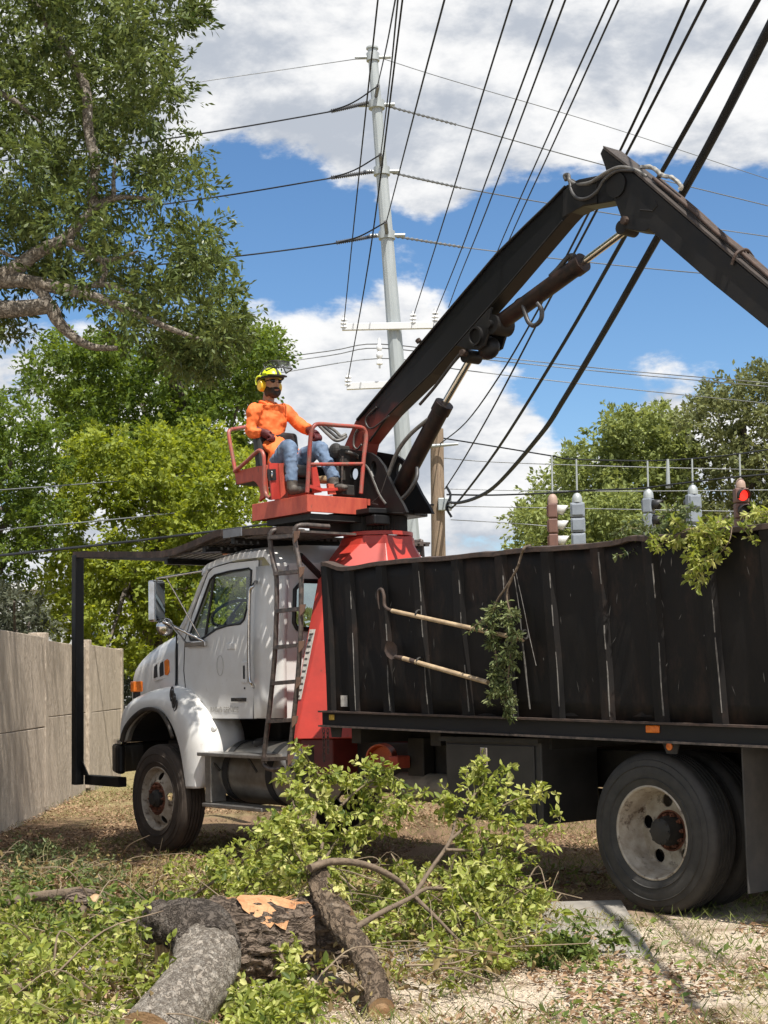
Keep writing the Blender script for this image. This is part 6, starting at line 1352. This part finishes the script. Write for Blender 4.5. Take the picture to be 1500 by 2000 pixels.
# ------------------------------------------------------------------ leafy cut branches
M_LF = leafmat('fresh_cut_leaves', (.075, .110, .024), (.600, .600, .250), .42, .42, (.315, .360, .080))
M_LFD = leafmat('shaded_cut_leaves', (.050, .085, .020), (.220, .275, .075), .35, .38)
M_LFO = leafmat('oak_debris_leaves', (.045, .068, .025), (.185, .220, .095), .28, .38)
M_TWG = pm('green_twig', (.20, .19, .075), .7, col2=(.13, .10, .05), scale=12, amt=.8)
class Bush:
    def __init__(s, name, label, cat, base, seed, mat, group='cut leafy branches'):
        s.rs = random.Random(seed); s.P = []; s.D = []; s.L = []; s.T = []; s.tint = .5; s.tw = MB(); s.o = thing(name, label, cat, base, group); s.mat = mat
    def spray(s, p, d, ln=.055, n=7, sp=.06):
        r = s.rs; d = d.normalized()
        for k in range(n):
            q = Vector((r.gauss(0, 1), r.gauss(0, 1), r.gauss(0, .8))); q = (q - d * q.dot(d) * .6); q.normalize()
            s.P.append(p + q * .006 - d * r.random() * sp * .5); s.D.append(d * r.uniform(.1, 1.0) + q * r.uniform(.5, 1.0) + Vector((0, 0, -.22))); s.L.append(ln * .76 * r.choice((.45, .7, .9, 1.0, 1.15, 1.35))); s.T.append(s.tint)
    def twig(s, p, d, L, r0, lev, ln):
        r = s.rs; n = 5; pts = [p]; dd = d.normalized()
        s.tint = min(1, max(0, r.gauss(.48, .24)))
        for k in range(n):
            dd = (dd + Vector((r.gauss(0, .22), r.gauss(0, .22), r.gauss(0, .18) - .04))).normalized(); q = pts[-1] + dd * L / n
            if q.z < .03: q.z = .03 + r.random() * .03
            pts.append(q)
        s.tw.tube(pts, [r0 * (1 - .6 * k / n) for k in range(n + 1)], 4, cap=False)
        if lev > 0:
            for k in range(1, n + 1):
                for _ in range(r.choice((0, 1, 1, 2, 2))):
                    a = Vector((r.gauss(0, 1), r.gauss(0, 1), r.gauss(.25, .7))).normalized(); s.twig(pts[k], (dd * .5 + a), L * r.uniform(.32, .52), r0 * .5, lev - 1, ln)
        else:
            for k in range(2, n + 1, 2): s.spray(pts[k], dd, ln, 2)
        s.spray(pts[-1], dd, ln, r.choice((3, 4, 5, 6)))
    def stem(s, pts, r0, r1, every, L, ln=.055, lev=1, start=.2, up=.3, bark=None, name='stem'):
        r = s.rs; sp_ = spline(pts, 6); m = len(sp_); MB().tube(sp_, lin(r0, r1, m), 8, rough=.08, freq=20).build(name, bark or M_TWB, s.o, smooth=60)
        tot = sum((sp_[i + 1] - sp_[i]).length for i in range(m - 1)); k = max(2, int(tot / every))
        for q in range(k):
            t = start + (1 - start) * (q + r.random()) / k; i = min(m - 2, int(t * (m - 1))); d = (sp_[i + 1] - sp_[i]).normalized(); a = Vector((r.gauss(0, 1), r.gauss(0, 1), r.gauss(up, .7))).normalized()
            s.twig(sp_[i], d * .45 + a, L * r.uniform(.6, 1.15), max(.003, r1 * .5), lev, ln)
        s.twig(sp_[-1], (sp_[-1] - sp_[-2]), L, max(.003, r1 * .7), lev, ln)
    def done(s, wr=.52):
        n = len(s.P); P = np.array([tuple(p) for p in s.P]); P[:, 2] = np.maximum(P[:, 2], .015); D = np.array([tuple(p) for p in s.D]); N = unit(n) * .95 + np.array([.1, -.2, .7]); L = np.array(s.L)
        s.tw.build('twigs', M_TWG, s.o, smooth=60, kind='stuff', fix=False)
        T = np.clip(np.array(s.T) + .16 * RNG.normal(size=n), 0, 1); leaves('leaves', P, D, N, L, L * wr, T, s.mat, s.o, hi=True, fold=.5); return s.o
def pile(b, poly, n, z0, z1, L, ln, lev=1, dmin=None):
    """twigs heaped over a patch of ground given by its outline on the ground"""
    r = b.rs; xs = [p[0] for p in poly]; ys = [p[1] for p in poly]; k = 0
    while k < n:
        x, y = r.uniform(min(xs), max(xs)), r.uniform(min(ys), max(ys))
        if not inside(poly, x, y): continue
        d = Vector((r.gauss(0, 1), r.gauss(0, 1), r.gauss(.25, .35))); b.twig(Vector((x, y, r.uniform(z0, z1) + gz(x, y))), d, L * r.uniform(.6, 1.2), .005, lev, ln); k += 1
def gpoly(pts, z=0.05): return [tuple(on_ground(x, y, z))[:2] for x, y in pts]
b = Bush('leafy_branch', 'tall bright leafy cut branch standing up before the red pedestal', 'branch', gp(620, 1850, 0), 1, M_LF)
root = at(618, 1712, 8.9)
b.stem([root, at(608, 1640, 9.0), at(620, 1570, 9.1), at(630, 1530, 9.2), at(612, 1500, 9.2)], .012, .005, .075, .19)
b.stem([root, at(640, 1610, 9.2), at(680, 1560, 9.3), at(710, 1535, 9.4), at(735, 1520, 9.4)], .011, .004, .085, .18)
b.stem([root, at(600, 1640, 8.9), at(580, 1590, 8.9), at(568, 1550, 9.0)], .010, .004, .08, .17)
b.stem([root, at(660, 1640, 9.3), at(720, 1600, 9.5), at(775, 1565, 9.6)], .010, .004, .06, .22)
b.stem([root, at(580, 1680, 8.7), at(548, 1650, 8.7), at(535, 1625, 8.8)], .010, .004, .06, .17)
b.stem([at(625, 1760, 8.4), at(600, 1700, 8.5), at(575, 1660, 8.6)], .009, .004, .05, .20)
b.done()
b = Bush('leafy_branch', 'arching bare-stemmed branch with bright leaves before the toolbox', 'branch', gp(800, 1850, 0), 2, M_LF)
b.stem([at(605, 1696, 8.4), at(650, 1683, 8.5), at(710, 1688, 8.6), at(770, 1715, 8.7), at(805, 1752, 8.75), at(815, 1780, 8.7)], .022, .014, 9, .1, start=.97)
b.stem([at(690, 1815, 8.2), at(740, 1785, 8.4), at(800, 1755, 8.6), at(840, 1735, 8.8), at(900, 1752, 8.9)], .018, .008, .5, .2, start=.7)
b.stem([at(805, 1755, 8.65), at(840, 1700, 8.9), at(880, 1640, 9.1), at(895, 1580, 9.2), at(930, 1550, 9.3), at(945, 1530, 9.3)], .014, .005, .07, .17, start=.5)
b.stem([at(880, 1640, 9.1), at(930, 1600, 9.2), at(980, 1575, 9.3), at(1010, 1560, 9.3)], .010, .004, .065, .18)
b.stem([at(870, 1660, 9.0), at(930, 1660, 9.1), at(985, 1650, 9.2), at(1035, 1630, 9.2)], .010, .004, .07, .20)
b.stem([at(810, 1752, 8.65), at(850, 1790, 8.5), at(900, 1840, 8.4), at(945, 1870, 8.3)], .013, .005, .10, .2, start=.4)
b.stem([at(845, 1735, 8.8), at(920, 1735, 8.9), at(990, 1730, 8.9), at(1040, 1755, 8.8)], .010, .004, .065, .22)
b.done()
b = Bush('leafy_branch', 'heap of bright leaves on the walk before the rear wheel', 'branch', gp(980, 1850, 0), 3, M_LF)
pile(b, gpoly([(800, 1760), (940, 1735), (985, 1775), (1005, 1830), (1010, 1872), (970, 1890), (900, 1935), (840, 1950), (830, 1910), (920, 1860), (840, 1820)]), 85, .02, .18, .26, .055)
pile(b, gpoly([(900, 1760), (970, 1750), (1005, 1800), (960, 1830), (920, 1810)]), 26, .10, .34, .24, .055)
b.done()
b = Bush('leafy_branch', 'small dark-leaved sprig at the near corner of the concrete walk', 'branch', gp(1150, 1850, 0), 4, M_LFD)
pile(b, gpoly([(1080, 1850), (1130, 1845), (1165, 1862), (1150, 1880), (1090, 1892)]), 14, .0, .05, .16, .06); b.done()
b = Bush('leafy_branch', 'broad heap of bright leaves between the front wheel and the big log', 'branch', gp(500, 1740, 0), 5, M_LF)
pile(b, gpoly([(330, 1740), (480, 1700), (620, 1690), (800, 1730), (800, 1800), (660, 1800), (560, 1790), (400, 1790), (300, 1790)]), 115, .0, .13, .26, .055)
b.stem([gp(360, 1760, .1), at(450, 1700, 10.4), at(520, 1650, 10.3), at(590, 1610, 10.2)], .012, .005, .05, .25)
b.stem([gp(420, 1790, .1), at(500, 1720, 9.6), at(560, 1690, 9.4)], .012, .005, .05, .25)
b.done()
M_LFM = leafmat('wilting_cut_leaves', (.065, .095, .020), (.560, .560, .220), .40, .42, (.285, .330, .070))
b = Bush('leafy_branch', 'spread of yellow-green leaves filling the lower left corner', 'branch', gp(160, 1930, 0), 6, M_LFM)
pile(b, gpoly([(-120, 1840), (120, 1830), (290, 1860), (300, 1960), (230, 2060), (-160, 2060)]), 135, .0, .20, .25, .058); b.done()
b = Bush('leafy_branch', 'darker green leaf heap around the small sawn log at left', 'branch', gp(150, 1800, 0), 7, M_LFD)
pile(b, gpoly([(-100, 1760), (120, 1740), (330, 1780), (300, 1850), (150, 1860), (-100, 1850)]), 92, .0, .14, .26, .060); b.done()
b = Bush('leafy_branch', 'grey-green oak trimmings scattered near the wall foot', 'branch', gp(90, 1700, 0), 8, M_LFO)
pile(b, gpoly([(-120, 1690), (60, 1650), (220, 1690), (330, 1720), (180, 1760), (-120, 1770)]), 58, .0, .08, .28, .058); b.done(.36)
b = Bush('leafy_branch', 'leafy sprays in front of the big log between the two limbs', 'branch', gp(560, 1950, 0), 9, M_LF)
pile(b, gpoly([(470, 1945), (540, 1925), (630, 1930), (640, 1965), (560, 1995), (470, 2010), (455, 1980)]), 40, .0, .05, .18, .058)
b.stem([at(545, 1840, 8.0), at(550, 1870, 7.9), at(575, 1905, 7.7), at(600, 1930, 7.6)], .010, .004, .06, .16); b.done()
b = Bush('leafy_branch', 'leaves heaped behind the curved limb on the pale litter', 'branch', gp(720, 1840, 0), 10, M_LF)
pile(b, gpoly([(660, 1800), (800, 1780), (850, 1830), (760, 1850), (700, 1850)]), 45, .02, .16, .22, .055); b.done()
# branches on and over the truck bed
def tkb(px, py, y): return tw(tk(px, py, y))
b = Bush('hanging_branch', 'long leafy branch hooked over the bed wall, hanging across both tools', 'branch', tkb(1000, 1390, 1.45), 11, leafmat('hanging_oak_leaves', (.060, .085, .035), (.300, .330, .160), .3, .4, (.150, .180, .070)))
ty2 = BYB + .16
b.stem([tkb(1035, 1066, 1.2), tkb(1024, 1070, 1.40), tkb(1018, 1085, ty2 - .02), tkb(1010, 1110, ty2), tkb(990, 1145, ty2), tkb(968, 1180, ty2), tkb(962, 1230, ty2), tkb(970, 1290, ty2), tkb(972, 1350, ty2)], .011, .005, .08, .10, .050, start=.62, up=-.9)
b.stem([tkb(1014, 1100, ty2), tkb(1000, 1130, ty2), tkb(990, 1165, ty2), tkb(1000, 1220, ty2), tkb(995, 1300, ty2), tkb(985, 1375, ty2)], .008, .004, .06, .10, .050, start=.45, up=-.9)
b.stem([tkb(960, 1200, ty2), tkb(940, 1212, ty2), tkb(925, 1225, ty2)], .005, .003, .05, .08, .055, start=.5, lev=0); b.done(.36)
b = Bush('overhanging_branch', 'yellowish leafy sprig drooping over the bed lip at right', 'branch', tkb(1370, 1090, 1.45), 12, M_LF)
b.stem([tkb(1420, 1010, 1.0), tkb(1390, 1030, 1.36), tkb(1370, 1060, 1.43), tkb(1366, 1105, 1.44)], .009, .004, .05, .16, .058, start=.1, up=-.2)
b.stem([tkb(1380, 1030, 1.3), tkb(1340, 1035, 1.42), tkb(1310, 1055, 1.43)], .007, .003, .05, .12, .058, start=.2)
b.stem([tkb(1430, 1030, 1.36), tkb(1425, 1055, 1.42), tkb(1412, 1075, 1.42)], .004, .002, .2, .06, .05, start=.8, lev=0); b.done(.42)
for k, (lab, x0, x1, y0, y1, dz, seed, mt, nq) in enumerate((('heap of mixed green branches at the front of the bed load', -5.0, -3.6, -1.0, 1.0, -.42, 13, M_LFO, 26), ('grey-green leafy branches rising over the bed lip below the signals', -6.75, -6.1, .75, 1.28, -.03, 14, M_LFO, 50), ('bright branch tips along the right end of the bed load', -8.3, -6.75, .75, 1.28, -.04, 15, M_LF, 60))):
    b = Bush('leafy_branch', lab, 'branch', tw(((x0 + x1) / 2, .5, 1.31)), seed, mt); r = b.rs
    for q in range(nq):
        x = r.uniform(x0, x1); y = r.uniform(y0, y1); zt4 = topz(x) + dz + r.uniform(-.12, .10)
        b.twig(tw((x, y, zt4)), Vector((r.gauss(0, 1), r.gauss(0, 1), r.gauss(.15, .3))), r.uniform(.15, .26), .005, 1, .052)
    b.done(.42)

# ------------------------------------------------------------------ litter and grass on the ground
def scatter(name, label, cat, n, xr, yr, ln, wr, mat, lift=.004, tilt=.35, keep=None, pw=1.0, up=0.0):
    y = yr[0] + (yr[1] - yr[0]) * RNG.random(n) ** pw; x = (xr[0] + (xr[1] - xr[0]) * RNG.random(n)) * (y / yr[1] if xr[0] < -1 else 1)
    if keep is not None: m = keep(x, y); x, y = x[m], y[m]; n = len(x)
    t = np.clip((y - 10) / 5, 0, 1); z = -.075 * t * t * (3 - 2 * t) + .014 + lift + RNG.random(n) * .012
    P = np.stack([x, y, z], 1); a = RNG.random(n) * 6.283; D = np.stack([np.cos(a), np.sin(a), RNG.normal(size=n) * tilt + up], 1); N = np.stack([RNG.normal(size=n) * tilt, RNG.normal(size=n) * tilt, np.ones(n)], 1)
    if up: N = unit(n)
    L = ln * (.5 + RNG.random(n)); o = leaves(name, P, D, N, L, L * wr, np.clip(RNG.normal(size=n) * .28 + .5, 0, 1), mat); tag(o, label, cat); return o
M_LIT = leafmat('dead_leaf_litter', (.10, .052, .026), (.42, .29, .18), .12, .8)
M_CHP = leafmat('pale_wood_chips', (.40, .32, .23), (.62, .52, .40), .02, .8)
M_GRS = leafmat('dry_grass', (.12, .11, .035), (.40, .36, .17), .25, .8)
M_GRG = leafmat('green_grass', (.06, .085, .02), (.20, .23, .07), .3, .7)
def patch(s, th, off): 
    return lambda x, y: np.array([noise.noise(Vector((a * s + off, b_ * s, 1.3))) > th for a, b_ in zip(x, y)])
scatter('leaf_litter', 'dead brown leaves strewn over the yard', 'leaf litter', 90000, (-6.5, 6.5), (6.4, 24), .045, .42, M_LIT, keep=lambda x, y: (patch(.8, -.12, 3.0)(x, y) & (y > 10)) | (patch(1.3, .02, 5.0)(x, y) & (y <= 10)), pw=.9)
scatter('wood_chips', 'pale sawdust and chips on the sandy foreground', 'wood chips', 60000, (-2.6, 3.8), (6.4, 9.8), .015, .45, M_CHP, tilt=.25, keep=patch(.9, -.16, 15.0))
scatter('dry_grass', 'patches of dry yellow grass blades', 'grass', 70000, (-7.0, 7.5), (6.4, 28), .06, .07, M_GRS, up=.8, keep=patch(1.6, .05, 9.0), pw=1.1)
scatter('green_grass', 'thin green grass beyond and around the truck', 'grass', 30000, (-7, 8), (6.4, 30), .07, .07, M_GRG, up=1.0, keep=patch(.6, .08, 21.0), pw=1.0)
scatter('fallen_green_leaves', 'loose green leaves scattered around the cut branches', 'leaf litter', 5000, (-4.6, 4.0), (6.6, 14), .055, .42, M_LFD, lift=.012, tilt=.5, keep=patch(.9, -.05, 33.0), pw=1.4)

# bare sticks and wilted brown leaves caught in the cuttings
tl2 = MB(); r = random.Random(91); zones = [gpoly(q) for q in ([(-120, 1700), (330, 1700), (300, 2040), (-160, 2060)], [(300, 1720), (820, 1720), (860, 1960), (640, 1990), (440, 1800)], [(820, 1740), (1080, 1760), (1080, 1890), (840, 1960)])]
for zi, nz in ((0, 120), (1, 110), (2, 70)):
    k = 0; zx = [p[0] for p in zones[zi]]; zy = [p[1] for p in zones[zi]]
    while k < nz:
        x, y = r.uniform(min(zx), max(zx)), r.uniform(min(zy), max(zy))
        if not inside(zones[zi], x, y): continue
        p = Vector((x, y, r.uniform(.03, .22))); d = Vector((r.gauss(0, 1), r.gauss(0, 1), r.gauss(.05, .25))).normalized(); L_ = r.uniform(.15, .6); b_ = Vector((r.gauss(0, .05), r.gauss(0, .05), r.gauss(.03, .05)))
        pts = [p, p + d * L_ * .5 + b_, p + d * L_]; pts = [Vector((q.x, q.y, max(q.z, .025))) for q in pts]; r0 = r.uniform(.0025, .007)
        tl2.tube(spline(pts, 4), lin(r0, r0 * .4, 9), 5, cap=False); k += 1
o = tl2.build('twig_litter', pm('dry_twig', (.26, .20, .13), .85, col2=(.14, .10, .07), scale=15, amt=.9), None, smooth=60, kind='stuff', fix=False); tag(o, 'thin bare sticks tangled through the cut branches', 'twigs')
M_WLT = leafmat('wilted_leaves', (.10, .065, .03), (.34, .27, .12), .2, .7)
P = []; 
for zi, nz in ((0, 1500), (1, 1100), (2, 600)):
    k = 0; zx = [p[0] for p in zones[zi]]; zy = [p[1] for p in zones[zi]]
    while k < nz:
        x, y = r.uniform(min(zx), max(zx)), r.uniform(min(zy), max(zy))
        if inside(zones[zi], x, y): P.append((x, y, r.uniform(.02, .20))); k += 1
n = len(P); L = .045 * (.5 + RNG.random(n)); o = leaves('wilted_leaves', P, unit(n), unit(n) + np.array([0, 0, .6]), L, L * .45, np.clip(.5 + .25 * RNG.normal(size=n), 0, 1), M_WLT, hi=True, fold=.7); tag(o, 'wilted brown leaves mixed into the fresh cuttings', 'leaf litter')
